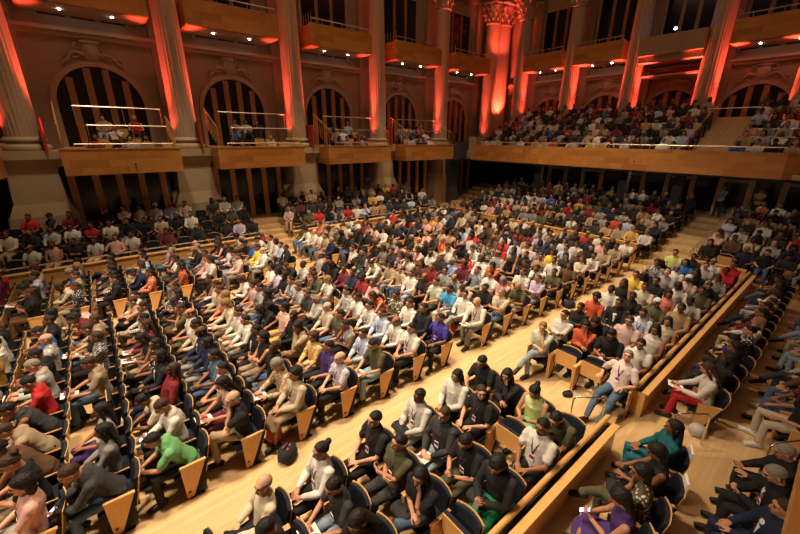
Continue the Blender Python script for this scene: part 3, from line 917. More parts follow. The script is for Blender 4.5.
for k, me in CHAIR1.items():
    v, t = to_np(me); mi = np.array([me.polygons[lt.polygon_index].material_index for lt in me.loop_triangles])
    lc[k] = [(v, t[mi == q], q) for q in range(4)]
for s in SEATS[300:]:
    if s['b'].startswith('H') and s['who'] == 'empty': pass
    mt = np4(Matrix.Translation((s['x'], s['y'], s['z'])) @ Matrix.Rotation(s['a'], 4, 'Z'))
    for v, t, q in lc[(1 if s['who'] == 'empty' and s['b'] != 'D' else 0, sty(s))]:
        if len(t): items.append((v, t, mt, (1, 1, 1), q))
crowd_np(items, 'rows_of_chairs', [M['navy'], M['wood'], M['emblem'], M['black']], 'rows of navy chairs at the back of the hall and in the gallery', 'chairs')

# ------------------------------------------------------------------ people
HWORD = dict(short='short hair', long='long hair', bob='bobbed hair', bun='hair in a bun', curly='curly hair', fringe='receding hair', wrap='head wrap', cap='cap')
PW = dict(lap='hands in lap', lapx='legs crossed', crossed='arms crossed', phone='looking down', lean='leaning forward', chin='hand at chin', paper='reading', rest='arm on armrest', recline='reclining', talk='turned aside', stand='standing')
def thing_paper(s, mt, kind):
    p = PO[s['who']['pose']]; c = (p['hands'][0][0]+p['hands'][1][0])/2
    mb = MB()
    if kind == 'p':
        base = Matrix.Translation(c+Vector((-.01, 0, -.02))) @ Matrix.Rotation(R_(12), 4, 'Y')
        mb.box(-.13, -.105, 0, .12, .105, .006, 0, base); mb.box(-.09, -.01, .006, .06, .07, .0075, 1, base)
        o = mb.obj('booklet', [M['white'], M['badge']]); nm = 'white booklet'; cat = 'booklet'
    else:
        base = Matrix.Translation(c+Vector((-.02, 0, .0))) @ Matrix.Rotation(R_(-35), 4, 'Y')
        mb.box(-.072, -.036, 0, .072, .036, .008, 0, base); mb.box(-.066, -.032, .008, .066, .032, .0095, 1, base)
        o = mb.obj('smartphone', [M['phone'], M['screen'] if kind == 's' else M['phone']]); nm = 'lit smartphone' if kind == 's' else 'dark smartphone'; cat = 'phone'
    o.matrix_world = mt
    tag(o, '%s held by %s-clad person, %s' % (nm, w(s['who']['top']).replace(' ', '-'), place(s)), cat, nm+'s in the audience')
def thing_bag(s, mt):
    c = Vector((-.30, .10, .62)); mb = MB()
    mb.tube([c+Vector((0, -.10, .03)), c+Vector((0, .10, .03))], [(.10, .055), (.10, .055)], 12, 0, (1, 0, 0))
    mb.tube([c+Vector((0, -.08, .07)), c+Vector((.05, -.06, .16)), c+Vector((.05, .06, .16)), c+Vector((0, .08, .07))], .008, 6)
    o = mb.obj('handbag', M['black'], smooth=True); o.matrix_world = mt
    tag(o, 'black handbag on lap of %s-clad person, %s' % (w(s['who']['top']).replace(' ', '-'), place(s)), 'bag', 'handbags on laps')
def jit(c, rs, k=.12): f = 1+rs.uniform(-k, k); return tuple(min(.9, x*f) for x in c)
PATM = {'': 'cloth', 't': 'stripe', 'f': 'floral', 'c': 'check'}
def setmat(o, mat):
    o.material_slots[0].link = 'OBJECT'; o.material_slots[0].material = mat
def put_person(s, idx):
    q = s['who']; rs = random.Random(idx*13+5); p = PO[q['pose']]
    sc_ = rs.uniform(.97, 1.04); mir = rs.random() < .4 and not q.get('real')
    mt = Matrix.Translation((s['x']-.03*(s['b'] in 'ABC'), s['y'], s['z'])) @ Matrix.Rotation(s['a']+rs.uniform(-.08, .08), 4, 'Z') @ Matrix.Diagonal((1.10*sc_, 1.10*sc_, 1.065*sc_, 1))
    if mir: mt = mt @ Matrix.Scale(-1, 4, Vector((0, 1, 0)))
    bald = q['hk'] == 'fringe'
    lab = 'person in %s %s, %s' % (w(q['top']), {'l': 'long-sleeved shirt', 's': 'short-sleeved top', 'n': 'sleeveless top', 'j': 'jacket'}[q['sl']], place(s))
    o = newobj('person', p['body']); o.matrix_world = mt; o.color = (*jit(SK[q['sk']], rs), 1)
    tag(o, lab, 'person', 'audience in the '+BLK[s['b']])
    t = newobj('jacket' if q['sl'] == 'j' else 'shirt', p[q['sl']], o); t.color = (*jit(C[q['top']], rs), 1)
    if q['pat']: setmat(t, M[PATM[q['pat']]])
    if 'w' in q['fl']:
        f = newobj('shirt_front', p['front'], o); f.color = (.72, .70, .68, 1)
    b = newobj('skirt' if q['bk'] else 'trousers', p['skirt' if q['bk'] else 'trousers'], o); b.color = (*jit(C[q['bot']], rs), 1)
    h = newobj('headscarf' if q['hk'] == 'wrap' else 'hair', HAIR[q['hk']][0], o); h.matrix_local = p['head']; h.color = (*HC[q['hc']], 1)
    near = s['d'] < 15
    if near or s['first']:
        sc2 = (.62, .60, .56) if ((rs.random() < .16 and not q.get('real')) or 'x' in q['fl']) else (.02, .018, .018)
        for m_ in p['shoes']:
            z = newobj('shoe', m_, o); z.color = (*sc2, 1)
    if 'y' in q['fl'] and s['d'] < 17: newobj('badge', p['badge'], newobj('lanyard', p['lanyard'], o))
    if 'p' in q['fl']: thing_paper(s, mt, 'p')
    if 's' in q['fl']: thing_paper(s, mt, 's')
    elif q['pose'] == 'phone' and s['d'] < 13: thing_paper(s, mt, 'k')
    if 'b' in q['fl']: thing_bag(s, mt)
for i, s in enumerate(people[:NIND-4]): put_person(s, i)
items = []
def low_person(q, mt, rs, sit=True):
    L = LOW[q['pose']]; p = PO[q['pose']]; m_ = np4(mt)
    items.append((*L['body'], m_, jit(SK[q['sk']], rs), 0))
    tc = jit(C[q['top']], rs)
    items.append((*L[q['sl']], m_, tc, 0)); items.append((*L['skirt' if q['bk'] else 'trousers'], m_, jit(C[q['bot']], rs), 0))
    items.append((*HLOW[q['hk']], np4(mt @ p['head']), HC[q['hc']], 0))
for i, s in enumerate(people[NIND-4:]):
    rs_ = random.Random(i*7+3)
    mt = Matrix.Translation((s['x'], s['y'], s['z'])) @ Matrix.Rotation(s['a']+rs_.uniform(-.12, .12), 4, 'Z') @ Matrix.Diagonal((1.10, 1.12, rs_.uniform(1.04, 1.10), 1))
    low_person(s['who'], mt, rs_)
crowd_np(items, 'crowd', [M['crowd']], 'mass of seated listeners filling the far stalls, boxes and gallery', 'crowd')
# standing people, and those on the stairs
def solo(x, y, z, a, q, lab, group=None):
    p = PO[q['pose']]; mt = Matrix.Translation((x, y, z)) @ Matrix.Rotation(a, 4, 'Z')
    o = newobj('person', p['body']); o.matrix_world = mt; o.color = (*SK[q['sk']], 1); tag(o, lab, 'person', group)
    t = newobj('shirt', p[q['sl']], o); t.color = (*C[q['top']], 1)
    b = newobj('trousers', p['trousers'], o); b.color = (*C[q['bot']], 1)
    h = newobj('hair', HAIR[q['hk']][0], o); h.matrix_local = p['head']; h.color = (*HC[q['hc']], 1)
    for m_ in p['shoes']: newobj('shoe', m_, o).color = (.02, .02, .02, 1)
solo(26.9, 4.75, 1.44, 0, dict(pose='stand', sk='tn', sl='l', top='palegrey', bot='navy', hk='short', hc='black'), 'man in pale grey shirt standing with folded arms at the top of the rear stairs')
solo(27.0, 3.2, 1.44, 0, dict(pose='stand', sk='br', sl='l', top='beige', bot='black', hk='short', hc='black'), 'person in beige shirt standing by the dark rear doors beyond the stairs')
solo(5.0, 21.35, 1.15, R_(80), dict(pose='stand', sk='br', sl='l', top='black', bot='black', hk='short', hc='black'), 'person in black standing in front of the second pedestal')
solo(7.95, 19.3, .62, R_(60), dict(pose='lap', sk='tn', sl='l', top='palepink', bot='pink', hk='short', hc='grey'), 'person in pink with grey hair sitting beside the side-stall steps')

# ------------------------------------------------------------------ floors
def struct(mb, name, mat, **k):
    o = mb.obj(name, mat, **k); o['kind'] = 'structure'; return o
mb = MB(); mb.box(-14, -6, -.3, 19.2, 17.9, 0); struct(mb, 'floor', M['floor'])
mb = MB()
for (y0, y1, z) in ((18.0, 19.25, .35), (19.25, 20.25, .75), (20.25, 24, 1.15)):
    mb.box(-14, y0, -.3, 6.15, y1, z); mb.box(7.55, y0, -.3, 19.2, y1, z)
struct(mb, 'floor_side_stalls', M['floor'])
mb = MB()
for k in range(6): mb.box(6.15, 17.9+k*.42, -.3, 7.55, 17.9+(k+1)*.42+(.0 if k < 5 else 3.4), .20*(k+1)+.0)
struct(mb, 'trim_1', M['floor'])
mb = MB()
for k in range(8): mb.box(19.2+k*.98, -6, -.3, 19.2+(k+1)*.98+(0 if k < 7 else 3), 24, .18*(k+1))
struct(mb, 'floor_rear_stalls', M['floor'])
# gallery floor, stepped
mb = MB()
for k in range(8):
    x = 22.72+.76*k; mb.box(x if k else 22.5, 1.2, 3.995 if k < 2 else 4.1, x+.76+(0 if k < 7 else 1), 19.2, 4.20+.36*k)
for k in range(6): mb.box(23.1+.76*k, 4.6, 4.20+.36*k, 23.48+.76*k, 6.0, 4.38+.36*k)
struct(mb, 'floor_gallery', M['floor'])
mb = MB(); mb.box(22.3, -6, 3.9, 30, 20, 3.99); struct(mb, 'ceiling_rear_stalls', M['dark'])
# room shell
YW = 23.4; XW = 30.0
mb = MB(); mb.box(-14, YW, 4.2, XW, YW+.4, 22); struct(mb, 'wall_left', M['wall'])
mb = MB(); mb.box(XW, -6, 4.2, XW+.4, YW+.4, 22); struct(mb, 'wall_end', M['wall'])
mb = MB(); mb.box(-14, 23.0, -.3, XW, 23.3, 4.2); struct(mb, 'wall_lower_left', M['dark'])
mb = MB(); mb.box(28.6, -6, -.3, 29, 22.5, 4.2); struct(mb, 'wall_lower_end', M['dark'])
mb = MB(); mb.box(-14, -6.4, -.3, XW, -6, 22); struct(mb, 'wall_right', M['wall'])
mb = MB(); mb.box(-14, -6, 22, XW, YW, 22.3); struct(mb, 'ceiling', M['wall'])
# slab joining wall foot to the boxes
mb = MB()
for x in (-1.8, 4.1, 10.0, 15.95): mb.box(x+1.25, 21.6, 4.0, x+4.6, YW-.02, 4.2)
struct(mb, 'trim_3', M['wall'])
# cornices
mb = MB()
for z, d, h in ((9.55, .28, .14), (9.70, .42, .16), (15.6, .3, .3), (5.55, .10, .10)):
    if z > 6: mb.box(-14, YW-d, z, XW, YW, z+h); mb.box(XW-d, -6, z, XW, YW, z+h)
struct(mb, 'trim_4', M['relief'])

# ------------------------------------------------------------------ columns
LCOL = [-1.8, 4.1, 10.0, 15.95, 21.9, 27.5]
ECOL = [19.55, 15.40, 11.20, 7.10, 2.95, -1.2]
SH0, SH1 = 5.45, 14.0
def flute(k): return 1-.045*(1 if k % 2 else 0)
def shaft_mesh(r, z0, z1, seg=48):
    mb = MB(); n = 10; prof = []
    for i in range(n+1):
        t = i/n; prof.append((r*(1-.14*t**1.6), z0+(z1-z0)*t))
    mb.lathe(prof, (0, 0), seg, 0, flute); return mb.mesh('shaft', M['shaft'])
def base_mesh(r, z):
    mb = MB(); mb.lathe([(r*1.42, z-.50), (r*1.46, z-.44), (r*1.46, z-.34), (r*1.38, z-.28), (r*1.18, z-.24), (r*1.14, z-.18), (r*1.28, z-.14), (r*1.28, z-.06), (r*1.1, z-.02), (r*1.05, z+.03)], (0, 0), 40)
    return mb.mesh('base', M['stone'], True)
def cap_mesh(r, z, H=1.5):
    mb = MB(); mb.lathe([(r*.86, z), (r*1.0, z+.04), (r*1.0, z+.12), (r*.86, z+.16), (r*.88, z+H*.5), (r*1.05, z+H*.8), (r*1.25, z+H*.92)], (0, 0), 24)
    mb.box(-r*1.45, -r*1.45, z+H*.90, r*1.45, r*1.45, z+H)
    rs = random.Random(3)
    for ring, (zz, rr, n, sz) in enumerate(((z+.34, r*.98, 10, .15), (z+.66, r*1.08, 10, .17), (z+.98, r*1.18, 8, .19))):
        for k in range(n):
            a = 2*PI*(k+.5*(ring % 2))/n; c = Vector((math.cos(a)*rr, math.sin(a)*rr, zz))
            o_ = Vector((math.cos(a), math.sin(a), 0))
            mb.tube([c-Vector((0, 0, sz)), c, c+o_*sz*.7+Vector((0, 0, sz*.6)), c+o_*sz*1.3+Vector((0, 0, sz*.2))], [(.05, .03), (.10, .045), (.085, .045), (.03, .03)], 8, 0)
    for k in range(4):
        a = PI/4+k*PI/2; c = Vector((math.cos(a)*r*1.5, math.sin(a)*r*1.5, z+H*.78))
        mb.ell(c, (.15, .15, .15), 0, None, 10, 7)
    return mb.mesh('capital', M['shaft'], True)
def pedestal_mesh(wx, wy):
    mb = MB()
    def st(hx, hy, z0, z1, hx2=None, hy2=None):
        hx2 = hx2 or hx; hy2 = hy2 or hy
        vs = [(-hx, -hy, z0), (hx, -hy, z0), (hx, hy, z0), (-hx, hy, z0), (-hx2, -hy2, z1), (hx2, -hy2, z1), (hx2, hy2, z1), (-hx2, hy2, z1)]
        mb.add(vs, [(0, 3, 2, 1), (4, 5, 6, 7), (0, 1, 5, 4), (1, 2, 6, 5), (2, 3, 7, 6), (3, 0, 4, 7)])
    a, b = wx, wy
    st(a*.93, b*.98, 4.62, 4.95); st(a*.70, b*.78, 4.28, 4.62, a*.90, b*.96); st(a*.66, b*.74, 4.16, 4.28)
    st(a*.70, b*.78, 2.85, 4.16, a*.64, b*.72); st(a*.90, b*.92, 2.35, 2.85, a*.72, b*.80); st(a*1.0, b*1.0, -.2, 2.35, a*.94, b*.95)
    me = mb.mesh('pedestal', M['stone']); return me
SHAFT = shaft_mesh(.56, SH0, SH1); BASE = base_mesh(.56, SH0); CAP = cap_mesh(.56, SH1); PED = pedestal_mesh(1.20, .92)
SHAFT2 = shaft_mesh(.80, SH0, SH1, 56); CAP2 = cap_mesh(.80, SH1)
def column(x, y, label, ped=True, big=False, base=True):
    r = empty('column', (x, y, 0), 0, label=label, cat='column', group='red-lit fluted columns', kind='thing')
    newobj('shaft', SHAFT2 if big else SHAFT, r); newobj('capital', CAP2 if big else CAP, r)
    if base: newobj('base', BASE, r)
    if ped: newobj('pedestal', PED, r)
nm = ['at the stage end, cut by the frame', 'second from the stage end', 'third from the stage end', 'fourth from the stage end', 'fifth, last before the corner', 'beside the corner column']
for i, x in enumerate(LCOL): column(x, 22.0, 'fluted column lit red on the long wall, '+nm[i], i < 5, False)
for i, y in enumerate(ECOL):
    if i == 5: continue
    column(28.5, y, 'fluted column lit red behind the end gallery, %s from the corner' % ORD[i], False)
column(28.72, 22.0, 'thick column lit solid red in the corner of the hall', False, True)
# pilasters on the walls behind the columns
mb = MB()
for x in LCOL: mb.box(x-.62, YW-.35, 4.2, x+.62, YW, 15.6)
for y in ECOL: mb.box(XW-.35, y-.62, 4.2, XW, y+.62, 15.6)
struct(mb, 'trim_5', M['wall'])

# ------------------------------------------------------------------ lunette windows, tall windows, reliefs
def arch_window(i, cx, axis):
    """semicircular lunette with a moulded frame, dark glass and three broad mullions; built at wall origin then placed"""
    R0 = 1.62; zc = 6.85; zb = 4.9
    root = empty('window_%d' % i, (0, 0, 0), 0, kind='structure')
    def ringp(r): return [(r*math.cos(PI*k/24), zc+r*math.sin(PI*k/24)) for k in range(25)]
    out, inn = ringp(R0+.20), ringp(R0)
    out = [(R0+.20, zb)]+out+[(-R0-.20, zb)]; inn = [(R0, zb)]+inn+[(-R0, zb)]
    mb = MB(); n = len(out)
    for y0, o_, i_ in ((-.16, out, inn),):
        vs = [(p[0], y0, p[1]) for p in o_]+[(p[0], y0, p[1]) for p in i_]+[(p[0], 0, p[1]) for p in o_]+[(p[0], .05, p[1]) for p in i_]
        fs = []
        for k in range(n-1):
            fs += [(k, k+1, n+k+1, n+k), (k, 2*n+k, 2*n+k+1, k+1), (n+k, n+k+1, 3*n+k+1, 3*n+k)]
        mb.add(vs, fs)
    mb.obj('window_frame', M['relief'], root)
    poly = [(p[0], p[1]) for p in inn]
    mb = MB(); mb.prism(poly, 'y', -.04, -.02); mb.obj('pane', M['glass'], root)
    mb = MB()
    for q in (-1.02, -.34, .34, 1.02):
        h = math.sqrt(max(.01, (R0-.02)**2-(abs(q)+.13)**2)); mb.box(q-.13, -.13, zb, q+.13, -.04, zc+h)
    mb.obj('mullion', M['wood_k'], root)
    if axis == 'y': root.location = (cx, YW, 0)
    else: root.location = (XW, cx, 0); root.rotation_euler = (0, 0, -PI/2)
def relief(i, cx, axis):
    mb = MB(); z = 9.05
    mb.ell((0, -.05, z), (.34, .16, .42)); mb.ell((0, -.14, z), (.22, .12, .28)); mb.ell((0, -.10, z+.42), (.42, .14, .12))
    for s in (1, -1):
        pts = [(s*(.35+.75*t), -.08, z-.10-.35*t*t+.10*math.sin(5*t)) for t in [k/8 for k in range(9)]]
        mb.tube(pts, [.10-.06*k/8 for k in range(9)], 8)
        for (a, b, r) in ((.62, -.12, .15), (.95, -.30, .11), (.45, .22, .13)):
            mb.tube([(s*a+r*math.cos(q*.8), -.06, z+b+r*math.sin(q*.8)) for q in range(8)], .045, 6)
    o = mb.obj('wall_relief', M['relief'], None, True, label='plaster cartouche relief above the lunette, %s bay of the %s wall' % (ORD[i % 6], 'long' if axis == 'y' else 'end'), cat='relief', group='plaster cartouches over the lunettes')
    if axis == 'y': o.location = (cx, YW, 0)
    else: o.location = (XW, cx, 0); o.rotation_euler = (0, 0, -PI/2)
def tall_window(i, cx, axis, wd=3.0):
    root = empty('window_%d' % i, (0, 0, 0), 0, kind='structure')
    mb = MB(); mb.box(-wd/2, -.06, 10.3, wd/2, -.02, 14.6); mb.obj('pane', M['glass'], root)
    mb = MB(); mb.box(-wd/2-.15, -.14, 10.2, -wd/2, 0, 14.8); mb.box(wd/2, -.14, 10.2, wd/2+.15, 0, 14.8); mb.box(-wd/2-.15, -.14, 14.6, wd/2+.15, 0, 14.8)
    mb.obj('window_frame', M['relief'], root)
    mb = MB()
    for q in (-wd/6*1, wd/6*1): mb.box(q-.10, -.12, 10.3, q+.10, -.06, 14.6)
    mb.obj('mullion', M['wood_k'], root)
    if axis == 'y': root.location = (cx, YW, 0)
    else: root.location = (XW, cx, 0); root.rotation_euler = (0, 0, -PI/2)
n = 1
LB = [(LCOL[i]+LCOL[i+1])/2 for i in range(5)]; EB = [(ECOL[i]+ECOL[i+1])/2 for i in range(5)]
for i, c in enumerate(LB): arch_window(n, c, 'y'); n += 1; relief(i, c, 'y'); tall_window(n, c, 'y'); n += 1
for i, c in enumerate(EB): arch_window(n, c, 'x'); n += 1; relief(i, c, 'x'); tall_window(n, c, 'x', 2.6); n += 1

# doors / glazed screens below
def screen(i, x0, x1, axis, step=.86, z0=.9, z1=4.0):
    root = empty('door_%d' % i, (0, 0, 0), 0, kind='structure')
    mb = MB(); mb.box(x0, -.05, z0, x1, -.02, z1); mb.obj('pane', M['glass'], root)
    mb = MB(); x = x0
    while x < x1+.01: mb.box(x-.13, -.16, z0, x+.13, -.05, z1); x += step
    if axis == 'x':
        x = x0
        while x < x1-.5: mb.box(x+.09, -.12, z1-.75, x+step-.09, -.06, z1-.62); x += step*2
    mb.obj('mullion', M['wood_d'], root)
    if axis == 'y': root.location = (0, 22.1, 0)
    else: root.location = (28.6, 0, 0); root.rotation_euler = (0, 0, -PI/2)
for i in range(5): screen(i+1, LCOL[i]+1.1, LCOL[i+1]-1.1, 'y')
screen(6, -16.0, 2.0, 'x', 1.35, 1.4)

# ------------------------------------------------------------------ balcony boxes
def rail_tube(mb, p, q, r=.022, mi=0): mb.tube([p, q], r, 6, mi)
def box_lower(i, x0, x1):
    root = empty('balcony_box', ((x0+x1)/2, 20, 4.0), 0, label='lower wood-panelled balcony box on the long wall, %s from the stage end' % ORD[i], cat='balcony', group='lower boxes between the columns', kind='thing')
    cx = (x0+x1)/2; h = (x1-x0)/2
    mb = MB(); mb.box(-h, 0, .02, h, .10, 1.02); mb.box(-h, .10, .02, -h+.10, 1.9, 1.02); mb.box(h-.10, .10, .02, h, 1.2, 1.02); mb.obj('parapet', M['fascia'], root)
    mb = MB(); mb.box(-h-.02, -.03, 1.02, h+.02, .16, 1.06); mb.obj('parapet_cap', M['wood_d'], root)
    mb = MB(); mb.box(-h+.1, .1, 0, h-.1, 1.2, .2); mb.box(-h+.1, 1.2, 0, h-.75, 3.3, .2); mb.box(-h+.8, .95, .2, h-.75, 3.3, .62); mb.box(-h+1.0, 1.8, .62, h-.75, 3.3, 1.04)
    for k in range(4): mb.box(-h+.1, .9+k*.42, .2, -h+.85, 3.3, .2+.21*(k+1))
    mb.obj('tier', M['wood'], root)
    for (y, z, xa) in ((.06, 1.22, -h+.5), (.98, 1.95, -h+1.05), (1.85, 2.72, -h+.75)):
        mb = MB(); rail_tube(mb, (xa, y, z), (h-.25, y, z), .028)
        for q in (xa, (xa+h)/2, h-.25): rail_tube(mb, (q, y, z-(.2 if y < .5 else .75)), (q, y, z), .016)
        mb.obj('handrail', M['rail'], root)
    mb = MB()
    for k in range(8): rail_tube(mb, (-h+.12+.0*k, .12+.26*k, 1.0+.13*k), (-h+.12, .12+.26*k, 1.95+.13*k), .014); pass
    rail_tube(mb, (-h+.12, .12, 1.95), (-h+.12, 1.94, 2.86), .02); mb.obj('balustrade', M['wood_d'], root)
    mb = MB()
    for k in range(8): rail_tube(mb, (h-.12, .12+.2*k, 1.0+.08*k), (h-.12, .12+.2*k, 1.85+.08*k), .014)
    rail_tube(mb, (h-.12, .12, 1.85), (h-.12, 1.52, 2.41), .02); mb.obj('balustrade', M['wood_d'], root)
    mb = MB(); mb.box(-h-.45, 1.0, .9, -h-.38, 1.9, 2.2); mb.obj('side_screen', M['red_lit'], root)  # panel beside the box, red light painted into its colour
    for k in range(3):
        mb = MB(); mb.box(-h+1.5+k*1.1, 1.55, .7, -h+2.1+k*1.1, 1.65, 1.25); mb.obj('bench_back', M['wood'], root)
for i, (a, b) in enumerate([(-6.6, -2.5)]+BOXX): box_lower(i, a, b)
def box_upper(i, c, h, axis, label):
    root = empty('balcony_box', (c, 21.4, 10.38) if axis == 'y' else (27.9, c, 10.38), 0 if axis == 'y' else -PI/2, label=label, cat='balcony', group='upper boxes below the tall windows', kind='thing')
    mt = M['fascia']
    mb = MB(); mb.box(-h, 0, .0, h, .10, 1.05); mb.box(-h, .10, 0, -h+.10, 1.95, 1.05); mb.box(h-.10, .10, 0, h, 1.95, 1.05); mb.obj('parapet', mt, root)
    mb = MB(); mb.box(-h+.1, .1, -.02, h-.1, 1.95, .12); mb.obj('soffit', M['wall'], root)
    mb = MB(); mb.box(-h-.02, -.03, 1.05, h+.02, .16, 1.09); mb.obj('parapet_cap', M['wood_d'], root)
    mb = MB(); rail_tube(mb, (-h+.1, .05, 1.32), (h-.1, .05, 1.32), .03)
    for k in range(7): q = -h+.1+(2*h-.2)*k/6; rail_tube(mb, (q, .05, 1.05), (q, .05, 1.32), .015)
    for k in range(6): rail_tube(mb, (-h+.1, .1+.3*k, 1.05), (-h+.1, .1+.3*k, 1.6), .014)
    mb.obj('handrail', M['rail'], root)
    for q in (-h*.38, h*.42):
        mb = MB(); mb.tube([(q, .9, -.05), (q, .9, -.02)], [.045, .045], 10, 0, (1, 0, 0), False); mb.obj('downlight', M['lamp'], root)
UB = [(-1.05+.35, 2.3), (7.2, 2.45), (13.05, 2.45), (18.7, 2.4), (24.6, 2.2)]
for i, (c, h) in enumerate(UB):
    box_upper(i, [1.2, 7.0, 13.1, 19.15, 24.7][i], [2.15, 2.2, 2.05, 2.1, 2.1][i], 'y', 'upper wood-fronted box on the long wall, %s from the stage end' % ORD[i])
for i, (c, h) in enumerate([(17.5, 1.6), (13.45, 1.6)]): box_upper(i, c, h, 'x', 'upper wood-fronted box on the end wall, %s from the corner' % ORD[i])
box_upper(3, 4.6, 1.85, 'x', 'upper wood-fronted box on the end wall, farthest from the corner')
# plain entablature in the bay without a box
mb = MB(); mb.box(27.6, 7.5, 10.3, XW, 10.8, 11.3); mb.box(27.9, 7.5, 9.95, XW, 10.8, 10.3); mb.box(28.4, 7.5, 9.2, XW, 10.8, 9.3); struct(mb, 'trim_6', M['relief'])
mb = MB(); mb.ell((27.8, 9.1, 11.55), (.07, .07, .07)); mb.obj('stage_lamp', M['blue_lamp'], label='small blue-white lamp glowing on the ledge of the box-less bay', cat='lamp')

# end gallery front
root = empty('gallery_front', (22.3, 10, 4.0), 0, label='long wood-panelled gallery front across the end of the hall', cat='gallery', kind='thing')
mb = MB()
poly = [(0, 8.8), (.12, 8.8), (.12, -7.7), (.5, -8.25), (1.2, -8.6), (6.2, -8.6), (6.2, -8.75), (1.1, -8.75), (.4, -8.4), (0, -7.8)]
n_ = len(poly); vs = [(p[0], p[1], -.02) for p in poly]+[(p[0], p[1], 1.06) for p in poly]
mb.add(vs, [tuple(range(n_-1, -1, -1)), tuple(range(n_, 2*n_))]+[(i, (i+1) % n_, (i+1) % n_+n_, i+n_) for i in range(n_)])
mb.obj('parapet', M['fascia_e'], root)
mb = MB(); rail_tube(mb, (.06, 8.3, 1.26), (.06, -7.7, 1.26), .03)
for k in range(17): rail_tube(mb, (.06, 8.3-k, 1.06), (.06, 8.3-k, 1.26), .014)
mb.obj('handrail', M['rail'], root)
# mid-gallery guard rails
for i, (x, y0, y1) in enumerate(((23.9, 9.8, 12.6), (25.4, 1.4, 4.0), (26.2, 7.0, 10.0), (24.6, 1.4, 4.0), (27.2, 6.5, 4.2), (25.5, 13, 16))):
    z = 4.2+.36*round((x-22.75)/.8)
    mb = MB(); rail_tube(mb, (x-.35, y0, z+.75), (x-.35, y1, z+.75), .022)
    for q in (y0, (y0+y1)/2, y1): rail_tube(mb, (x-.35, q, z), (x-.35, q, z+.75), .016)
    mb.obj('guard_rail', M['rail'], label='steel guard rail among the gallery seats, %s' % ['before the centre rows', 'by the stair foot', 'high behind the centre rows', 'low beyond the stairs', 'at the head of the stairs', 'near the corner'][i], cat='railing', group='gallery guard rails')
mb = MB()
for k in range(7):
    x = 22.8+.8*k; z = 4.2+.36*k; rail_tube(mb, (x, 6.15, z), (x, 6.15, z+.95), .018); rail_tube(mb, (x+.4, 6.15, z+.18), (x+.4, 6.15, z+1.1), .018)
rail_tube(mb, (22.8, 6.15, 5.15), (27.6, 6.15, 7.3), .024)
mb.obj('stair_railing', M['rail'], label='steel railing down the side of the gallery stairs', cat='railing')
# dark drop between last box and gallery, with corner terrace
mb = MB(); mb.box(21.6, 20.02, 3.9, 22.28, 20.2, 5.25); mb.box(22.28, 20.02, 4.0, 23.4, 20.2, 5.25); mb.box(22.0, 20.6, .5, 22.9, 21.4, 4.0); mb.obj('speaker_tower', M['charcoal'], label='charcoal panelled block between the last box and the gallery', cat='panel')
mb = MB(); mb.box(22.6, 18.9, 4.1, 23.3, 19.5, 5.6); mb.obj('plinth', M['stone'], label='small stone plinth at the corner end of the gallery', cat='plinth')
mb = MB(); mb.box(23.0, 19.2, 4.0, 28.6, 22, 4.6); mb.box(24.4, 20, 4.6, 28.6, 22, 5.1); struct(mb, 'floor_corner', M['floor'])

# ------------------------------------------------------------------ parapets on the main floor
def parapet_x(name, x0, x1, y, label, h=.60, wide=.30, hr=True, cat='parapet'):
    root = empty(name, ((x0+x1)/2, y, 0), 0, label=label, cat=cat, kind='thing'); L = (x1-x0)/2
    mb = MB(); mb.box(-L, -.10, 0, L, -.06, h-.03); mb.box(-L, .10, 0, L, .14, h-.03); mb.box(-L, -.06, 0, -L+.04, .10, h-.03); mb.box(L-.04, -.06, 0, L, .10, h-.03); mb.obj('panel', M['wood'], root)
    mb = MB(); mb.box(-L-.01, -.15, h-.03, L+.01, -.02, h+.01); me = bevel_mesh(mb.mesh('cap', M['wood']), .01); newobj('cap', me, root)
    mb = MB(); mb.box(-L+.04, -.02, h-.12, L-.04, .12, h-.08); mb.obj('trough', M['black'], root)
    if hr:
        mb = MB(); mb.tube([(-L+.02, .075, h+.09), (L-.02, .075, h+.09)], [(.045, .045)]*2, 12, 0, (0, 1, 0)); hr_ = mb.obj('handrail', M['wood'], root)
        for k in range(int((2*L)//1.6)+1):
            mb = MB(); q = -L+.25+k*1.6; mb.tube([(q, .10, h-.1), (q, .11, h+.08)], .016, 8); mb.obj('bracket', M['black'], hr_)
    return root
parapet_x('parapet', -3.0, 6.58, 1.78, 'low maple parapet with handrail between near side stalls and rows, stage-end length')
parapet_x('parapet', 7.98, 19.1, 1.78, 'low maple parapet with handrail between side stalls and rows, length towards the rear')
def wallrail(x0, x1, y, label):
    root = empty('parapet', ((x0+x1)/2, y, 0), 0, label=label, cat='parapet', kind='thing'); L = (x1-x0)/2
    mb = MB(); mb.box(-L, -.05, 0, L, .05, .90); mb.obj('panel', M['wood'], root)
    mb = MB(); mb.box(-L-.01, -.10, .90, L+.01, .14, .95); newobj('cap', bevel_mesh(mb.mesh('cap', M['wood']), .01), root)
    mb = MB(); mb.tube([(-L+.05, .10, 1.12), (L-.05, .10, 1.12)], .028, 8)
    for k in range(int(2*L//1.5)+1): mb.tube([(-L+.1+k*1.5, .10, .95), (-L+.1+k*1.5, .10, 1.12)], .014, 6)
    mb.obj('handrail', M['rail'], root)
wallrail(-10, 6.12, 17.9, 'maple parapet before the raised side stalls, stage-end side of the steps')
wallrail(7.55, 19.2, 17.9, 'maple parapet before the raised side stalls, rear side of the steps')
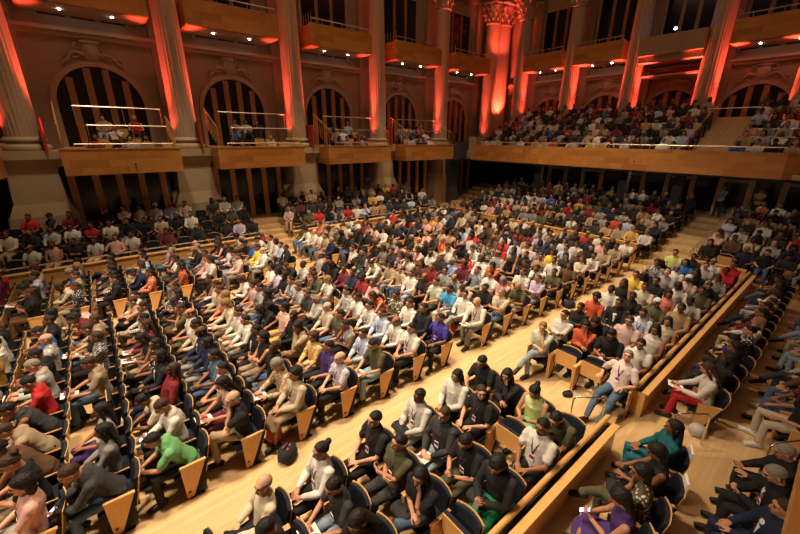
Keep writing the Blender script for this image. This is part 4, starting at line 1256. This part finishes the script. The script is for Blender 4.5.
def backwall(y0, y1, label, h=.95, x=19.12):
    root = empty('partition', (x, (y0+y1)/2, 0), 0, label=label, cat='partition', kind='thing'); L = (y1-y0)/2
    mb = MB(); mb.box(-.05, -L, 0, .05, L, h-.05); mb.obj('panel', M['wood'], root)
    mb = MB(); mb.box(-.09, -L, h-.05, .09, L, h); newobj('cap', bevel_mesh(mb.mesh('cap', M['wood']), .01), root)
backwall(5.85, 12.9, 'maple partition behind the central block, at the aisle')
backwall(13.9, 17.8, 'maple partition behind the rows below the column wall')
backwall(1.95, 3.9, 'maple partition at the stair foot behind the parapet block', .75)
for i, y in enumerate((3.92,)):
    mb = MB()
    for k in range(7):
        x = 19.5+.98*k; z = .18*(k+1); rail_tube(mb, (x, y, z), (x, y, z+.85), .018); rail_tube(mb, (x+.45, y, z), (x+.45, y, z+.95), .018)
    rail_tube(mb, (19.5, y, 1.0), (25.8, y, 2.2), .022)
    mb.obj('stair_railing', M['rail'], label='steel railing up the parapet side of the rear stairs', cat='railing')
# posts under the gallery
for i, (y) in enumerate((14.6, 9.0, 6.25, -0.4)):
    mb = MB(); mb.box(-.22, -.22, 0, .22, .22, 2.98); o = mb.obj('post', M['charcoal'] if i != 3 else M['wood_d'], label='dark square post holding up the gallery, %s from the corner' % ORD[i], cat='post', kind='thing', group='gallery posts'); o.location = (24.6, y, .9)
# chrome hoops
def hoop(x, y, a, label, L=.62, h=.72):
    mb = MB(); mb.tube([(-L/2, 0, 0), (-L/2, 0, h-.06), (-L/2+.06, 0, h), (L/2-.06, 0, h), (L/2, 0, h-.06), (L/2, 0, 0)], .017, 8, 0, (0, 1, 0))
    o = mb.obj('chrome_hoop', M['chrome'], None, True, label=label, cat='railing', group='chrome end-of-row hoops'); o.location = (x, y, 0); o.rotation_euler = (0, 0, a)
hoop(7.87, .86, R_(-43), 'chrome hoop rail beside the person in red trousers')
hoop(8.30, -.36, R_(-32), 'chrome hoop rail behind the men in dark suits')
hoop(6.80, 2.30, R_(-44), 'chrome hoop rail at the gap in the long parapet')
# own box parapet
root = empty('parapet', (1.0, -.28, 0), 0, label='wooden parapet edge of the nearest box, at the frame corner', cat='parapet', kind='thing')
mb = MB(); mb.box(-1.2, .10, 4.96, 3.9, .21, 5.0); mb.obj('panel', M['fascia'], root)

# ------------------------------------------------------------------ bags on the floor
def bag(name, x, y, mat, label, sx=.17, sy=.13, sz=.16, straps=True, patt=None):
    mb = MB(); mb.ell((0, 0, sz*.9), (sx, sy, sz)); mb.box(-sx*.8, -sy*.7, 0, sx*.8, sy*.7, sz*.7)
    hi, _ = remesh(mb, 'bag', [mat], .015, .6, 3)
    root = empty(name, (x, y, 0), rs.uniform(0, 3), label=label, cat='bag'); bb = newobj('bag_body', hi, root)
    if straps:
        mb = MB(); mb.tube([(-sx*.5, 0, sz*1.7), (-sx*.3, 0, sz*2.1), (sx*.3, 0, sz*2.1), (sx*.5, 0, sz*1.7)], .012, 6); mb.obj('strap', M['black'], bb)
    if patt:
        mb = MB()
        for k in range(5): mb.ell((rs.uniform(-.09, .09), rs.uniform(-.07, .07), sz*1.80), (.035, .025, .012))
        mb.obj('printed_flap', patt, bb)
bag('backpack', 1.75, 5.35, M['black'], 'black backpack with printed flap on the aisle floor beside an end panel', .20, .17, .15, True, M['badge'])
bag('tote_bag', 1.72, 5.9, M['orange'], 'bright orange bag on the floor under the aisle chair', .12, .16, .20)
bag('tote_bag', 7.35, 6.6, M['red'], 'bright red bag by the knees at the cross aisle', .20, .16, .24)
bag('backpack', 12.05, 5.35, M['black'], 'dark backpack lying on the aisle floor by the far rows', .22, .18, .14)
bag('plastic_bag', 8.35, .78, M['greybag'], 'crumpled grey plastic bag under the chair of the person in red trousers', .16, .14, .13, False)
bag('handbag', 7.45, 3.0, M['black'], 'small black bag on the floor by the parapet gap', .13, .08, .07)
# notes hung over chair backs of the near side stalls
for i, (x, y) in enumerate(((6.49, .60), (5.79, .48))):
    mb = MB(); mb.box(-.01, -.11, .62, .0, .11, .95); mb.box(.0, -.11, .78, .02, .11, .95)
    o = mb.obj('paper_sheet', M['white'], label='white paper sheet on a chair back, %s' % ('behind the person in teal' if i == 0 else 'behind the black dress'), cat='paper'); o.location = (x, y, 0); o.rotation_euler = (0, 0, FR)

# ------------------------------------------------------------------ lights
def light(kind, name, loc, energy, col, target=None, **k):
    l = bpy.data.lights.new(name, kind); l.energy = energy; l.color = col
    for a, b in k.items(): setattr(l, a, b)
    o = bpy.data.objects.new(name, l); COL.objects.link(o); o.location = loc
    if target is not None: o.rotation_euler = (Vector(target)-Vector(loc)).to_track_quat('-Z', 'Y').to_euler()
    return o
WARM = (1, .79, .54)
for (x, y, e) in ((-1, 7.5, 1.0), (5, 9, 1.25), (11, 10, 1.1), (16.5, 10, .7)):
    light('SPOT', 'house_light', (x, y+.4, 20.5), 12200*e, WARM, (x+.3, y+.5, 0), spot_size=R_(60), spot_blend=.6, shadow_soft_size=.9)
light('SPOT', 'stage_light', (-11, 8, 15), 9000, (1, .80, .58), (6, 8.5, 0), spot_size=R_(62), spot_blend=.7, shadow_soft_size=1.0)
# gallery and box house lights
for y in (15, 9.5, 4): light('SPOT', 'gallery_light', (22, y, 20.5), 800, WARM, (25.0, y, 5), spot_size=R_(34), spot_blend=.6, shadow_soft_size=.6)
for x in (1, 7, 13, 19): light('SPOT', 'side_light', (x, 15, 20.5), 4600, WARM, (x, 20.2, 2), spot_size=R_(34), spot_blend=.7, shadow_soft_size=.6)
for y in (13, 8, 3): light('AREA', 'soffit_light', (25, y, 3.85), 9, WARM, (25, y, 0), size=1.2)
RED = (1, .09, .055)
for x in LCOL:
    for q in (-1, 1):
        light('SPOT', 'red_uplight', (x+q*.86, 21.62, 5.42), 5200, RED, (x+q*.50, 21.80, 12.5), spot_size=R_(26), spot_blend=1.0, shadow_soft_size=.08)
        light('SPOT', 'red_uplight', (x+q*.92, 21.60, 5.35), 260, RED, (x+q*.42, 21.85, 7.2), spot_size=R_(56), spot_blend=1.0, shadow_soft_size=.08)
for y in ECOL:
    for q in (-1, 1):
        light('SPOT', 'red_uplight', (28.12, y+q*.88, 6.9), 5200, RED, (28.3, y+q*.48, 13.5), spot_size=R_(28), spot_blend=1.0, shadow_soft_size=.08)
        light('SPOT', 'red_uplight', (28.10, y+q*.94, 6.9), 300, RED, (28.35, y+q*.42, 8.8), spot_size=R_(56), spot_blend=1.0, shadow_soft_size=.08)
light('SPOT', 'red_uplight', (27.5, 20.7, 6.9), 3000, RED, (28.9, 22.1, 10), spot_size=R_(50), spot_blend=.7, shadow_soft_size=.2)
light('SPOT', 'red_uplight', (26.8, 20.2, 11.4), 700, RED, (28.2, 21.5, 14), spot_size=R_(80), spot_blend=.7, shadow_soft_size=.2)
wd = bpy.data.worlds.new('world'); sc.world = wd; wd.use_nodes = True
wd.node_tree.nodes['Background'].inputs[0].default_value = (1, .62, .38, 1); wd.node_tree.nodes['Background'].inputs[1].default_value = .02
# soft bounce from the dim hall ceiling
light('AREA', 'ceiling_wash', (10, 9, 21), 700, (1, .66, .40), (10, 9, 0), size=22)
sc.view_settings.view_transform = 'Standard'; sc.view_settings.look = 'None'; sc.view_settings.gamma = 1; sc.view_settings.use_curve_mapping = False
sc.view_settings.exposure = 0.05
sc.cycles.max_bounces = 5; sc.cycles.diffuse_bounces = 3; sc.cycles.glossy_bounces = 2; sc.cycles.transmission_bounces = 2
sc.cycles.use_denoising = True; sc.cycles.sample_clamp_indirect = 4
